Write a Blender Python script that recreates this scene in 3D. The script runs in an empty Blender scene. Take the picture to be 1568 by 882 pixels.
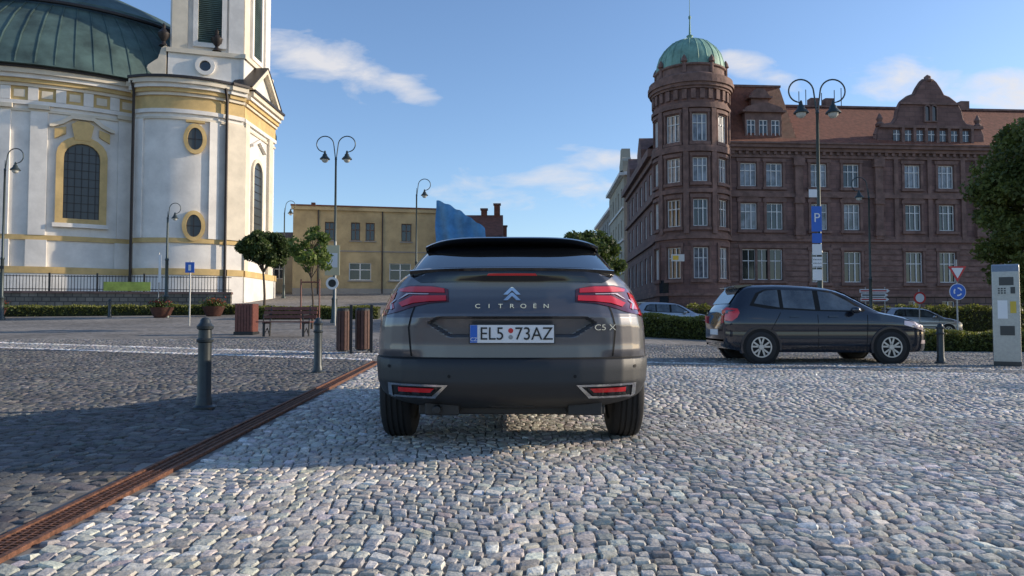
import bpy, math, random
import numpy as np
from mathutils import Vector
from mathutils.geometry import delaunay_2d_cdt
random.seed(7); np.random.seed(7)
sc=bpy.context.scene
PI=math.pi
# ------------------------------------------------------------------ materials
def mat(name,col,rough=.7,metal=0,nscale=0,namt=.25,bscale=0,bstr=.2,coat=0,spec=.5,col2=None,emis=None,trans=0):
    m=bpy.data.materials.new(name); m.use_nodes=True
    nt=m.node_tree; b=nt.nodes['Principled BSDF']
    c=(col[0],col[1],col[2],1)
    b.inputs['Base Color'].default_value=c
    b.inputs['Roughness'].default_value=rough
    b.inputs['Metallic'].default_value=metal
    b.inputs['Specular IOR Level'].default_value=spec
    if coat: b.inputs['Coat Weight'].default_value=coat; b.inputs['Coat Roughness'].default_value=.04
    if trans: b.inputs['Transmission Weight'].default_value=trans
    if nscale or bscale:
        tc=nt.nodes.new('ShaderNodeTexCoord')
    if nscale:
        n=nt.nodes.new('ShaderNodeTexNoise'); n.inputs['Scale'].default_value=nscale; n.inputs['Detail'].default_value=6
        n.inputs['Roughness'].default_value=.65
        nt.links.new(tc.outputs['Object'],n.inputs['Vector'])
        r=nt.nodes.new('ShaderNodeValToRGB')
        d=col2 if col2 else tuple(x*(1-namt) for x in col)
        r.color_ramp.elements[0].position=.35; r.color_ramp.elements[1].position=.65
        r.color_ramp.elements[0].color=(d[0],d[1],d[2],1)
        r.color_ramp.elements[1].color=(min(1,col[0]*(1+namt*.4)),min(1,col[1]*(1+namt*.4)),min(1,col[2]*(1+namt*.4)),1)
        nt.links.new(n.outputs['Fac'],r.inputs['Fac']); nt.links.new(r.outputs['Color'],b.inputs['Base Color'])
    if bscale:
        n=nt.nodes.new('ShaderNodeTexNoise'); n.inputs['Scale'].default_value=bscale; n.inputs['Detail'].default_value=5
        nt.links.new(tc.outputs['Object'],n.inputs['Vector'])
        bp=nt.nodes.new('ShaderNodeBump'); bp.inputs['Strength'].default_value=bstr; bp.inputs['Distance'].default_value=.05
        nt.links.new(n.outputs['Fac'],bp.inputs['Height']); nt.links.new(bp.outputs['Normal'],b.inputs['Normal'])
    return m
def brickmat(name,c1,c2,cm,bw,bh,mort=.02,rough=.85):
    m=bpy.data.materials.new(name); m.use_nodes=True
    nt=m.node_tree; b=nt.nodes['Principled BSDF']; b.inputs['Roughness'].default_value=rough
    tc=nt.nodes.new('ShaderNodeTexCoord'); sp=nt.nodes.new('ShaderNodeSeparateXYZ')
    nt.links.new(tc.outputs['Object'],sp.inputs[0])
    ad=nt.nodes.new('ShaderNodeMath'); ad.operation='ADD'
    nt.links.new(sp.outputs['X'],ad.inputs[0]); nt.links.new(sp.outputs['Y'],ad.inputs[1])
    cb=nt.nodes.new('ShaderNodeCombineXYZ'); nt.links.new(ad.outputs[0],cb.inputs['X']); nt.links.new(sp.outputs['Z'],cb.inputs['Y'])
    br=nt.nodes.new('ShaderNodeTexBrick'); br.inputs['Scale'].default_value=1
    br.inputs['Brick Width'].default_value=bw; br.inputs['Row Height'].default_value=bh; br.inputs['Mortar Size'].default_value=mort
    br.inputs['Color1'].default_value=(*c1,1); br.inputs['Color2'].default_value=(*c2,1); br.inputs['Mortar'].default_value=(*cm,1)
    nt.links.new(cb.outputs[0],br.inputs['Vector'])
    n=nt.nodes.new('ShaderNodeTexNoise'); n.inputs['Scale'].default_value=.8; n.inputs['Detail'].default_value=8; n.inputs['Roughness'].default_value=.7
    nt.links.new(tc.outputs['Object'],n.inputs['Vector'])
    r=nt.nodes.new('ShaderNodeMapRange'); r.inputs[1].default_value=.3; r.inputs[2].default_value=.7; r.inputs[3].default_value=.6; r.inputs[4].default_value=1.3
    nt.links.new(n.outputs['Fac'],r.inputs[0])
    mx=nt.nodes.new('ShaderNodeVectorMath'); mx.operation='SCALE'
    nt.links.new(br.outputs['Color'],mx.inputs[0]); nt.links.new(r.outputs[0],mx.inputs['Scale'])
    nt.links.new(mx.outputs[0],b.inputs['Base Color'])
    bp=nt.nodes.new('ShaderNodeBump'); bp.inputs['Strength'].default_value=.4; bp.inputs['Distance'].default_value=.03
    nt.links.new(br.outputs['Fac'],bp.inputs['Height']); bp.invert=True
    nt.links.new(bp.outputs['Normal'],b.inputs['Normal'])
    return m
# ------------------------------------------------------------------ mesh builder
class MB:
    def __init__(s): s.v=[];s.f=[];s.m=[];s.mats=[]
    def mi(s,mt):
        if mt not in s.mats: s.mats.append(mt)
        return s.mats.index(mt)
    def add(s,vs,fs,mt):
        o=len(s.v); k=s.mi(mt); s.v.extend([tuple(p) for p in vs])
        for f in fs: s.f.append(tuple(i+o for i in f)); s.m.append(k)
    def box(s,x0,x1,y0,y1,z0,z1,mt):
        s.add([(x0,y0,z0),(x1,y0,z0),(x1,y1,z0),(x0,y1,z0),(x0,y0,z1),(x1,y0,z1),(x1,y1,z1),(x0,y1,z1)],
              [(3,2,1,0),(4,5,6,7),(0,1,5,4),(1,2,6,5),(2,3,7,6),(3,0,4,7)],mt)
    def lathe(s,cx,cy,prof,n,mt,axis='z'):
        vs=[];fs=[]
        for r,z in prof:
            for i in range(n):
                a=2*PI*i/n
                if axis=='z': vs.append((cx+r*math.cos(a),cy+r*math.sin(a),z))
                elif axis=='x': vs.append((z,cx+r*math.cos(a),cy+r*math.sin(a)))
                else: vs.append((cx+r*math.cos(a),z,cy+r*math.sin(a)))
        for j in range(len(prof)-1):
            for i in range(n):
                k=(i+1)%n
                f=(j*n+i,j*n+k,(j+1)*n+k,(j+1)*n+i)
                fs.append(f if axis=='z' or axis=='x' else f[::-1])
        fs.append(tuple(range(n))[::-1]); fs.append(tuple((len(prof)-1)*n+i for i in range(n)))
        s.add(vs,fs,mt)
    def tube(s,pts,r,n,mt):
        pts=[Vector(p) for p in pts]; L=len(pts)
        rs=r if isinstance(r,(list,tuple)) else [r]*L
        vs=[];fs=[]
        up=Vector((0.13,1,.07)).normalized()
        for i,p in enumerate(pts):
            t=(pts[min(i+1,L-1)]-pts[max(i-1,0)])
            if t.length<1e-9: t=Vector((0,0,1))
            t.normalize()
            a=t.cross(up)
            if a.length<.05: a=t.cross(Vector((1,0,0)))
            a.normalize(); b=t.cross(a)
            for k in range(n):
                an=2*PI*k/n; vs.append(p+a*(rs[i]*math.cos(an))+b*(rs[i]*math.sin(an)))
        for j in range(L-1):
            for i in range(n):
                k=(i+1)%n; fs.append((j*n+i,j*n+k,(j+1)*n+k,(j+1)*n+i))
        fs.append(tuple(range(n))[::-1]); fs.append(tuple((L-1)*n+i for i in range(n)))
        s.add(vs,fs,mt)
    def xbox(s,mf,u0,u1,z0,z1,o0,o1,mt,n=1):
        vs=[];fs=[]
        for i in range(n+1):
            u=u0+(u1-u0)*i/n
            vs+= [mf(u,z0,o0),mf(u,z0,o1),mf(u,z1,o1),mf(u,z1,o0)]
        for i in range(n):
            a=i*4;b=a+4
            fs+=[(a+1,b+1,b+2,a+2),(a+2,b+2,b+3,a+3),(a,b,b+1,a+1),(a+3,b+3,b,a)]
        fs+=[(0,1,2,3),(n*4+3,n*4+2,n*4+1,n*4)]
        s.add(vs,fs,mt)
    def prism(s,poly,mf,o0,o1,mt):
        n=len(poly)
        vs=[mf(u,z,o0) for u,z in poly]+[mf(u,z,o1) for u,z in poly]
        fs=[tuple(n+i for i in range(n)),tuple(range(n))[::-1]]+[(i,(i+1)%n,n+(i+1)%n,n+i) for i in range(n)]
        s.add(vs,fs,mt)
    def ring(s,outer,inner,mf,o0,o1,mt):
        n=len(outer); vs=[]
        for P,o in((outer,o0),(outer,o1),(inner,o1),(inner,o0)):
            vs+=[mf(u,z,o) for u,z in P]
        fs=[]
        for i in range(n):
            k=(i+1)%n
            for a in range(3): fs.append((a*n+i,a*n+k,(a+1)*n+k,(a+1)*n+i))
        s.add(vs,fs,mt)
    def patch(s,poly,mf,off,mt,g=.04):
        pts=[];ed=[]
        n=len(poly)
        for i in range(n):
            a=Vector(poly[i]);b=Vector(poly[(i+1)%n]); k=max(1,int((b-a).length/g))
            for j in range(k): pts.append(a.lerp(b,j/k))
        m=len(pts); ed=[(i,(i+1)%m) for i in range(m)]
        def inside(x,y):
            c=False
            for i in range(n):
                x1,y1=poly[i];x2,y2=poly[(i+1)%n]
                if (y1>y)!=(y2>y) and x<(x2-x1)*(y-y1)/(y2-y1)+x1: c=not c
            return c
        xs=[p[0] for p in poly];ys=[p[1] for p in poly]
        x=min(xs)+g/2
        while x<max(xs):
            y=min(ys)+g/2
            while y<max(ys):
                if inside(x,y): pts.append(Vector((x,y)))
                y+=g
            x+=g
        pts=[Vector((p[0],p[1])) for p in pts]
        r=delaunay_2d_cdt(pts,ed,[list(range(m))],1,1e-6)
        V=[mf(p.x,p.y,off) for p in r[0]]
        s.add(V,[tuple(f) for f in r[2]],mt)
    def holes(s,mf,u0,u1,z0,z1,hs,mt,depth=.22,du=3.0,mr=None):
        us={u0,u1};zs={z0,z1}
        for a,b,c,d in hs: us|={a,b};zs|={c,d}
        us=sorted(us);zs=sorted(zs); U=[]
        for i in range(len(us)-1):
            k=max(1,int(math.ceil((us[i+1]-us[i])/du)))
            for j in range(k): U.append(us[i]+(us[i+1]-us[i])*j/k)
        U.append(us[-1])
        idx={};vs=[];fs=[]
        def vi(u,z,o=0):
            k=(round(u,4),round(z,4),o)
            if k not in idx: idx[k]=len(vs); vs.append(mf(u,z,o))
            return idx[k]
        for i in range(len(U)-1):
            for j in range(len(zs)-1):
                cu=(U[i]+U[i+1])/2;cz=(zs[j]+zs[j+1])/2
                if any(a<cu<b and c<cz<d for a,b,c,d in hs): continue
                fs.append((vi(U[i],zs[j]),vi(U[i+1],zs[j]),vi(U[i+1],zs[j+1]),vi(U[i],zs[j+1])))
        for a,b,c,d in hs:
            fs.append((vi(a,c),vi(a,d),vi(a,d,-depth),vi(a,c,-depth)))
            fs.append((vi(b,d),vi(b,c),vi(b,c,-depth),vi(b,d,-depth)))
            fs.append((vi(a,d),vi(b,d),vi(b,d,-depth),vi(a,d,-depth)))
            fs.append((vi(b,c),vi(a,c),vi(a,c,-depth),vi(b,c,-depth)))
        s.add(vs,fs,mt)
    def obj(s,name,parent=None,smooth=None,bevel=0):
        me=bpy.data.meshes.new(name); me.from_pydata(s.v,[],s.f)
        for m in s.mats: me.materials.append(m)
        me.polygons.foreach_set('material_index',s.m)
        if smooth:
            me.polygons.foreach_set('use_smooth',[True]*len(me.polygons))
            me.set_sharp_from_angle(angle=math.radians(smooth))
        me.update()
        o=bpy.data.objects.new(name,me); sc.collection.objects.link(o)
        if parent: o.parent=parent
        if bevel:
            b=o.modifiers.new('bevel','BEVEL'); b.width=bevel; b.segments=2; b.limit_method='ANGLE'
        return o
def empty(name,loc=(0,0,0),rz=0):
    e=bpy.data.objects.new(name,None); sc.collection.objects.link(e); e.location=loc; e.rotation_euler=(0,0,rz)
    e.empty_display_size=.2
    return e
def text(body,size,loc,mt,name,parent,rot=(PI/2,0,0),ext=.002,sx=1):
    c=bpy.data.curves.new(name,'FONT'); c.body=body; c.size=size; c.extrude=ext; c.align_x='CENTER'; c.align_y='CENTER'
    c.materials.append(mt); o=bpy.data.objects.new(name,c); sc.collection.objects.link(o)
    o.location=loc; o.rotation_euler=rot; o.scale=(sx,1,1); o.parent=parent
    return o
# ------------------------------------------------------------------ terrain
def sstep(a,b,x):
    t=np.clip((np.asarray(x,dtype=float)-a)/(b-a),0,1); return t*t*(3-2*t)
def gza(x,y):
    x=np.asarray(x,dtype=float); y=np.asarray(y,dtype=float); yc=np.clip(y,-50,75)
    L=.035*np.maximum(0,yc-14)+.0006*np.maximum(0,yc-16)**2
    R=.05*np.maximum(0,yc-45)
    t=sstep(-4,12,x)
    return L*(1-t)+R*t
def gz(x,y): return float(gza(x,y))
def xd(y): return -1.91-.0633*(y-2.76)
def ground_mat():
    m=bpy.data.materials.new('paving_bed'); m.use_nodes=True; nt=m.node_tree; b=nt.nodes['Principled BSDF']
    b.inputs['Roughness'].default_value=.95
    g=nt.nodes.new('ShaderNodeNewGeometry'); 
    v=nt.nodes.new('ShaderNodeTexVoronoi'); v.inputs['Scale'].default_value=8; v.inputs['Randomness'].default_value=.7
    nt.links.new(g.outputs['Position'],v.inputs['Vector'])
    r=nt.nodes.new('ShaderNodeValToRGB'); r.color_ramp.elements[0].color=(.12,.112,.10,1); r.color_ramp.elements[1].color=(.26,.24,.215,1)
    sp=nt.nodes.new('ShaderNodeSeparateColor'); nt.links.new(v.outputs['Color'],sp.inputs[0]); nt.links.new(sp.outputs[0],r.inputs['Fac'])
    n=nt.nodes.new('ShaderNodeTexNoise'); n.inputs['Scale'].default_value=.25; n.inputs['Detail'].default_value=6
    nt.links.new(g.outputs['Position'],n.inputs['Vector'])
    mr=nt.nodes.new('ShaderNodeMapRange'); mr.inputs[1].default_value=.3;mr.inputs[2].default_value=.7;mr.inputs[3].default_value=.7;mr.inputs[4].default_value=1.3
    nt.links.new(n.outputs['Fac'],mr.inputs[0])
    sv=nt.nodes.new('ShaderNodeVectorMath'); sv.operation='SCALE'; nt.links.new(r.outputs['Color'],sv.inputs[0]); nt.links.new(mr.outputs[0],sv.inputs['Scale'])
    nt.links.new(sv.outputs[0],b.inputs['Base Color'])
    bp=nt.nodes.new('ShaderNodeBump'); bp.inputs['Strength'].default_value=.5; bp.inputs['Distance'].default_value=.015; bp.invert=True
    nt.links.new(v.outputs['Distance'],bp.inputs['Height']); nt.links.new(bp.outputs['Normal'],b.inputs['Normal'])
    return m
def stone_mat():
    m=bpy.data.materials.new('granite_setts'); m.use_nodes=True; nt=m.node_tree; b=nt.nodes['Principled BSDF']
    b.inputs['Roughness'].default_value=.8; b.inputs['Specular IOR Level'].default_value=.35
    a=nt.nodes.new('ShaderNodeAttribute'); a.attribute_name='col'
    g=nt.nodes.new('ShaderNodeNewGeometry')
    n=nt.nodes.new('ShaderNodeTexNoise'); n.inputs['Scale'].default_value=80; n.inputs['Detail'].default_value=5; n.inputs['Roughness'].default_value=.75
    nt.links.new(g.outputs['Position'],n.inputs['Vector'])
    n2=nt.nodes.new('ShaderNodeTexNoise'); n2.inputs['Scale'].default_value=.7; n2.inputs['Detail'].default_value=7; n2.inputs['Roughness'].default_value=.65
    nt.links.new(g.outputs['Position'],n2.inputs['Vector'])
    mr=nt.nodes.new('ShaderNodeMapRange'); mr.inputs[1].default_value=.3;mr.inputs[2].default_value=.7;mr.inputs[3].default_value=.6;mr.inputs[4].default_value=1.35
    nt.links.new(n.outputs['Fac'],mr.inputs[0])
    mr2=nt.nodes.new('ShaderNodeMapRange'); mr2.inputs[1].default_value=.3;mr2.inputs[2].default_value=.7;mr2.inputs[3].default_value=.75;mr2.inputs[4].default_value=1.18
    nt.links.new(n2.outputs['Fac'],mr2.inputs[0])
    mm=nt.nodes.new('ShaderNodeMath'); mm.operation='MULTIPLY'; nt.links.new(mr.outputs[0],mm.inputs[0]); nt.links.new(mr2.outputs[0],mm.inputs[1])
    sv=nt.nodes.new('ShaderNodeVectorMath'); sv.operation='SCALE'; nt.links.new(a.outputs['Color'],sv.inputs[0]); nt.links.new(mm.outputs[0],sv.inputs['Scale'])
    nt.links.new(sv.outputs[0],b.inputs['Base Color'])
    n3=nt.nodes.new('ShaderNodeTexNoise'); n3.inputs['Scale'].default_value=38; n3.inputs['Detail'].default_value=4
    nt.links.new(g.outputs['Position'],n3.inputs['Vector'])
    bp=nt.nodes.new('ShaderNodeBump'); bp.inputs['Strength'].default_value=.8; bp.inputs['Distance'].default_value=.009
    nt.links.new(n3.outputs['Fac'],bp.inputs['Height']); nt.links.new(bp.outputs['Normal'],b.inputs['Normal'])
    return m
def build_ground():
    xs=np.unique(np.concatenate([np.linspace(-600,-80,12),np.linspace(-80,-30,26),np.linspace(-30,40,71),np.linspace(40,90,20),np.linspace(90,600,12)]))
    ys=np.unique(np.concatenate([np.linspace(-200,0,8),np.linspace(0,80,81),np.linspace(80,1500,18)]))
    X,Y=np.meshgrid(xs,ys); Z=gza(X,Y)-.0125
    v=np.stack([X.ravel(),Y.ravel(),Z.ravel()],1); nx=len(xs);ny=len(ys)
    f=[(j*nx+i,j*nx+i+1,(j+1)*nx+i+1,(j+1)*nx+i) for j in range(ny-1) for i in range(nx-1)]
    me=bpy.data.meshes.new('ground'); me.from_pydata(v.tolist(),[],f); me.materials.append(ground_mat())
    me.polygons.foreach_set('use_smooth',[True]*len(me.polygons))
    o=bpy.data.objects.new('ground',me); sc.collection.objects.link(o)
def setts(name,side,sx,sy,ymin,ymax,mt,oct_):
    C=[]
    j0=int((ymin-.4)/sy)-1; j1=int((ymax+.4)/sy)+1
    for j in range(j0,j1):
        hw=.74*abs(j*sy)+1.8
        n=int(2*hw/sx)+2
        w=sx*(1+np.random.uniform(-.3,.3,n)); e=np.cumsum(w)-hw+np.random.uniform(0,sx)
        y0=j*sy+np.random.uniform(-.006,.006)
        x0=e[:-1];x1=e[1:]
        C.append(np.stack([x0,x1,np.full(n-1,y0),np.full(n-1,y0+sy)],1))
    C=np.concatenate(C); cx=(C[:,0]+C[:,1])/2; cy=(C[:,2]+C[:,3])/2
    def warp(x,y):
        ph=x/1.35+.12*np.sin(y*.8)
        return x+.02*np.sin(y*5+x*1.1), y+.16*np.sqrt(np.sin(PI*ph)**2+.02)+.02*np.sin(x*7.1+y*2)-.05
    wx,wy=warp(cx,cy)
    edge=xd(wy)
    k=(wy>ymin)&(wy<ymax)&((wx>edge+.10+sx/2) if side>0 else (wx<edge-.10-sx/2))
    C=C[k];cx=cx[k];cy=cy[k];wx=wx[k];wy=wy[k];N=len(C)
    hx=(C[:,1]-C[:,0])/2-.0035-np.random.uniform(0,.003,N); hy=(C[:,3]-C[:,2])/2-.0035-np.random.uniform(0,.003,N)
    if oct_: unit=np.array([(-1,-.78),(-.76,-1),(.76,-1),(1,-.78),(1,.78),(.76,1),(-.76,1),(-1,.78)],float)
    else: unit=np.array([(-1,-1),(1,-1),(1,1),(-1,1)],float)
    K=len(unit)
    jit=np.random.uniform(-.11,.11,(N,K,2))
    rings=[(1.0,-.020),(.985,-.0085),(.86,-.0015),(.42,.0005)] if oct_ else [(1.0,-.020),(.96,-.0065),(.80,-.0005)]
    tx=np.random.normal(0,.09,N);ty=np.random.normal(0,.08,N);hz=np.random.normal(0,.002,N)
    R=[]
    for s,z in rings:
        ux=(unit[None,:,0]+jit[:,:,0])*s*hx[:,None]; uy=(unit[None,:,1]+jit[:,:,1])*s*hy[:,None]
        px,py=warp(cx[:,None]+ux,cy[:,None]+uy)
        rough=np.random.normal(0,.0009,(N,K)) if z>-.005 else 0
        pz=gza(px,py)+z+(hz[:,None]+tx[:,None]*ux+ty[:,None]*uy+rough)*(1 if z>-.015 else 0)
        R.append(np.stack([px,py,pz],2))
    V=np.stack(R,1).reshape(-1,3); nr=len(rings)
    base=(np.arange(N)*K*nr)
    q=[]
    for r in range(nr-1):
        for i in range(K):
            q.append([r*K+i,r*K+(i+1)%K,(r+1)*K+(i+1)%K,(r+1)*K+i])
    q=np.array(q); Q=(base[:,None,None]+q[None]).reshape(-1)
    T=(base[:,None]+((nr-1)*K+np.arange(K))[None]).reshape(-1)
    nq=N*len(q)
    loops=np.concatenate([Q,T]); starts=np.concatenate([np.arange(nq)*4,nq*4+np.arange(N)*K])
    me=bpy.data.meshes.new(name); me.vertices.add(len(V)); me.vertices.foreach_set('co',V.ravel())
    me.loops.add(len(loops)); me.loops.foreach_set('vertex_index',loops.astype(np.int32))
    me.polygons.add(nq+N); me.polygons.foreach_set('loop_start',starts.astype(np.int32))
    me.update(calc_edges=True); me.validate()
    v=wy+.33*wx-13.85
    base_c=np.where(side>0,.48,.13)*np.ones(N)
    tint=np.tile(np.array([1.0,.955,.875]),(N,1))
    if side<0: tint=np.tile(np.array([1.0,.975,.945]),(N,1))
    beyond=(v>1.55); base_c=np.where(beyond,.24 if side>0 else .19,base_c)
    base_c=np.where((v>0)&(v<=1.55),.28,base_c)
    base_c=np.where(((v>0)&(v<.24))|((v>1.3)&(v<1.55)),.65,base_c)
    rn=np.exp(np.random.normal(0,.2,N))
    col=base_c[:,None]*rn[:,None]*tint*(1+np.random.normal(0,.03,(N,3)))
    col=np.clip(col,.02,.75)
    cc=np.ones((N,K*nr,4)); cc[:,:,:3]=col[:,None,:]
    at=me.color_attributes.new('col','FLOAT_COLOR','POINT'); at.data.foreach_set('color',cc.reshape(-1))
    if oct_: me.polygons.foreach_set('use_smooth',[True]*len(me.polygons)); me.set_sharp_from_angle(angle=math.radians(32))
    me.materials.append(mt)
    o=bpy.data.objects.new(name,me); sc.collection.objects.link(o); return o
build_ground()
SM=stone_mat()
pav=empty('cobblestone_pavement')
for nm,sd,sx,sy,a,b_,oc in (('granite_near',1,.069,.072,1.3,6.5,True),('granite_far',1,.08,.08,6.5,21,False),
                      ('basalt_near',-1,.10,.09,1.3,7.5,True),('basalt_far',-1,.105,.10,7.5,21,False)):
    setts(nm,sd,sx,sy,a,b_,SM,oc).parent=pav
# drain channel
rust=mat('rusty_iron',(.19,.085,.05),.75,.2,nscale=25,namt=.6,bscale=60,bstr=.3)
iron=mat('dark_iron',(.03,.032,.035),.5,.3,nscale=8,namt=.3)
def drain():
    e=empty('drain_channel')
    M=MB(); y=.6
    for a,b in((-.085,-.06),(.06,.085)):
        M.add([(xd(.5)+a,.5,.004),(xd(.5)+b,.5,.004),(xd(14.6)+b,14.6,gz(-2.6,14.6)+.004),(xd(14.6)+a,14.6,gz(-2.6,14.6)+.004),
               (xd(.5)+a,.5,-.04),(xd(.5)+b,.5,-.04),(xd(14.6)+b,14.6,-.04),(xd(14.6)+a,14.6,-.04)],
              [(0,1,2,3),(4,0,3,7),(1,5,6,2),(5,1,0,4)],rust)
    while y<14.5:
        x=xd(y); z=gz(x,y)
        M.box(x-.06,x+.06,y,y+.017,z-.02,z+.001,rust); y+=.032
    M.obj('grate',e)
    M=MB()
    for a in(-.02,.02):
        M.add([(xd(.5)+a-.006,.5,.0025),(xd(.5)+a+.006,.5,.0025),(xd(14.5)+a+.006,14.5,.020),(xd(14.5)+a-.006,14.5,.020)],[(0,1,2,3)],rust)
    M.obj('bars',e)
    M=MB(); pit=mat('drain_pit',(.02,.015,.012),.9)
    M.add([(xd(.5)-.06,.5,-.0105),(xd(.5)+.06,.5,-.0105),(xd(14.5)+.06,14.5,.004),(xd(14.5)-.06,14.5,.004)],[(0,1,2,3)],pit); M.obj('pit',e)
drain()
# ------------------------------------------------------------------ sky, sun, camera
SUN_EL=math.radians(18.5); AL=math.radians(9.5)
def world():
    w=bpy.data.worlds.new('World'); sc.world=w; w.use_nodes=True; nt=w.node_tree
    bg=nt.nodes['Background']; bg.inputs['Strength'].default_value=.15
    sk=nt.nodes.new('ShaderNodeTexSky'); sk.sky_type='NISHITA'; sk.sun_disc=False
    sk.sun_elevation=SUN_EL; sk.sun_rotation=PI/2-AL; sk.altitude=200; sk.air_density=1.0; sk.dust_density=.7; sk.ozone_density=3.0
    tc=nt.nodes.new('ShaderNodeTexCoord'); sp=nt.nodes.new('ShaderNodeSeparateXYZ'); nt.links.new(tc.outputs['Generated'],sp.inputs[0])
    def M(op,a,b=None):
        n=nt.nodes.new('ShaderNodeMath'); n.operation=op
        for i,x in enumerate((a,b)):
            if x is None: continue
            if isinstance(x,(int,float)): n.inputs[i].default_value=x
            else: nt.links.new(x,n.inputs[i])
        return n.outputs[0]
    yy=M('MAXIMUM',M('ABSOLUTE',sp.outputs['Y']),.08)
    u=M('DIVIDE',sp.outputs['X'],yy); v=M('DIVIDE',sp.outputs['Z'],yy)
    cb=nt.nodes.new('ShaderNodeCombineXYZ'); nt.links.new(u,cb.inputs[0]); nt.links.new(v,cb.inputs[1])
    def noise(scale,det,sx,sy,rot=0,dist=0):
        mp=nt.nodes.new('ShaderNodeMapping'); mp.inputs['Scale'].default_value=(sx,sy,1); mp.inputs['Rotation'].default_value=(0,0,rot)
        nt.links.new(cb.outputs[0],mp.inputs[0])
        n=nt.nodes.new('ShaderNodeTexNoise'); n.inputs['Scale'].default_value=scale; n.inputs['Detail'].default_value=det; n.inputs['Roughness'].default_value=.58
        n.inputs['Distortion'].default_value=dist
        nt.links.new(mp.outputs[0],n.inputs['Vector']); return n.outputs['Fac']
    n1=noise(8,7,1,2.6,math.radians(16),.3)
    def blob(cu,cv,a,b,slope,amp=1):
        du=M('SUBTRACT',u,cu); dv=M('SUBTRACT',v,cv)
        dv2=M('SUBTRACT',dv,M('MULTIPLY',du,slope))
        q=M('ADD',M('POWER',M('ABSOLUTE',M('DIVIDE',du,a)),2),M('POWER',M('ABSOLUTE',M('DIVIDE',dv2,b)),2))
        return M('MULTIPLY',M('MAXIMUM',M('SUBTRACT',1,q),0),amp)
    bl=None
    for args in ((-.26,.352,.19,.065,-.32,1.2),(-.15,.315,.08,.03,-.38,1.2),(-.38,.36,.16,.09,-.1,.9),(.07,.185,.20,.055,-.08,.95),(.12,.215,.13,.03,-.05,1.15),(-.02,.165,.18,.04,0,.8),
                 (.34,.338,.11,.032,-.25,1.15),(.52,.325,.18,.05,-.02,1.2),(.72,.31,.2,.055,0,1.2),(-.55,.62,.3,.03,.2,.5),(-.05,.46,.05,.012,-.2,.9),(1.4,.4,.5,.1,0,.9),(-1.6,.4,.5,.12,0,.9)):
        o=blob(*args); bl=o if bl is None else M('MAXIMUM',bl,o)
    thr=M('SUBTRACT',.78,M('MULTIPLY',bl,.40))
    dens=M('MULTIPLY',M('SUBTRACT',n1,thr),3.0)
    dens=M('MINIMUM',M('MAXIMUM',dens,0),.88)
    sc2=nt.nodes.new('ShaderNodeVectorMath'); sc2.operation='MULTIPLY'; sc2.inputs[1].default_value=(1.32,1.34,1.42); nt.links.new(sk.outputs[0],sc2.inputs[0])
    mx=nt.nodes.new('ShaderNodeMix'); mx.data_type='RGBA'
    nt.links.new(dens,mx.inputs[0]); nt.links.new(sc2.outputs[0],mx.inputs[6]); mx.inputs[7].default_value=(5.5,5.4,5.5,1)
    nt.links.new(mx.outputs[2],bg.inputs['Color'])
world()
sd=Vector((math.cos(SUN_EL)*math.cos(AL),math.cos(SUN_EL)*math.sin(AL),math.sin(SUN_EL)))
L=bpy.data.lights.new('sun','SUN'); L.energy=5.0; L.angle=math.radians(.5); L.color=(1,.84,.64)
lo=bpy.data.objects.new('sun',L); sc.collection.objects.link(lo); lo.rotation_euler=(-sd).to_track_quat('-Z','Y').to_euler(); lo.location=(30,5,20)
cd=bpy.data.cameras.new('camera'); cam=bpy.data.objects.new('camera',cd); sc.collection.objects.link(cam); sc.camera=cam
cd.sensor_width=36; cd.lens=26; cd.clip_start=.05; cd.clip_end=4000
cam.location=(0,0,.86); cam.rotation_euler=(math.radians(90+2.33),0,0)
sc.view_settings.view_transform='Standard'; sc.view_settings.look='None'; sc.view_settings.exposure=0
# ------------------------------------------------------------------ common materials
white=mat('white_plaster',(.76,.73,.68),.85,nscale=.7,namt=.16,bscale=6,bstr=.1)
cream=mat('cream_plaster',(.68,.61,.49),.85,nscale=1,namt=.15)
ochre=mat('ochre_plaster',(.60,.43,.19),.85,nscale=1.2,namt=.2)
copper=mat('dark_copper',(.075,.125,.115),.6,.1,nscale=.5,namt=.55,bscale=.8,bstr=.3)
copper_l=mat('green_copper',(.21,.38,.30),.6,.1,nscale=1.2,namt=.35)
dkmetal=mat('gutter_metal',(.035,.03,.03),.5,.4)
glass=mat('window_glass',(.02,.025,.03),.08,0,spec=.9)
cur=mat('curtained_glass',(.22,.23,.26),.12,0,spec=.9,nscale=.9,namt=.85)
cglass=mat('church_glass',(.045,.055,.06),.35,0,spec=.6)
wframe=mat('white_window_frame',(.72,.72,.70),.5)
sand=brickmat('red_sandstone',(.205,.118,.10),(.155,.088,.078),(.11,.07,.065),1.1,.42,.02)
sandd=brickmat('rusticated_stone',(.17,.115,.10),(.13,.085,.075),(.06,.045,.04),1.3,.55,.05)
trim=mat('sandstone_trim',(.20,.122,.102),.85,nscale=1.5,namt=.4,bscale=5,bstr=.3)
def tile_mat(name,c):
    m=mat(name,c,.8,nscale=3,namt=.35); nt=m.node_tree; b=nt.nodes['Principled BSDF']
    w=nt.nodes.new('ShaderNodeTexWave'); w.bands_direction='X'; w.inputs['Scale'].default_value=3; tc=nt.nodes.new('ShaderNodeTexCoord')
    nt.links.new(tc.outputs['Object'],w.inputs['Vector']); bp=nt.nodes.new('ShaderNodeBump'); bp.inputs['Distance'].default_value=.06
    nt.links.new(w.outputs['Fac'],bp.inputs['Height']); nt.links.new(bp.outputs['Normal'],b.inputs['Normal']); return m
tile=tile_mat('roof_tile',(.23,.088,.055))
tan=mat('tan_render',(.47,.365,.20),.9,nscale=.6,namt=.3,bscale=4,bstr=.2)
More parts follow.
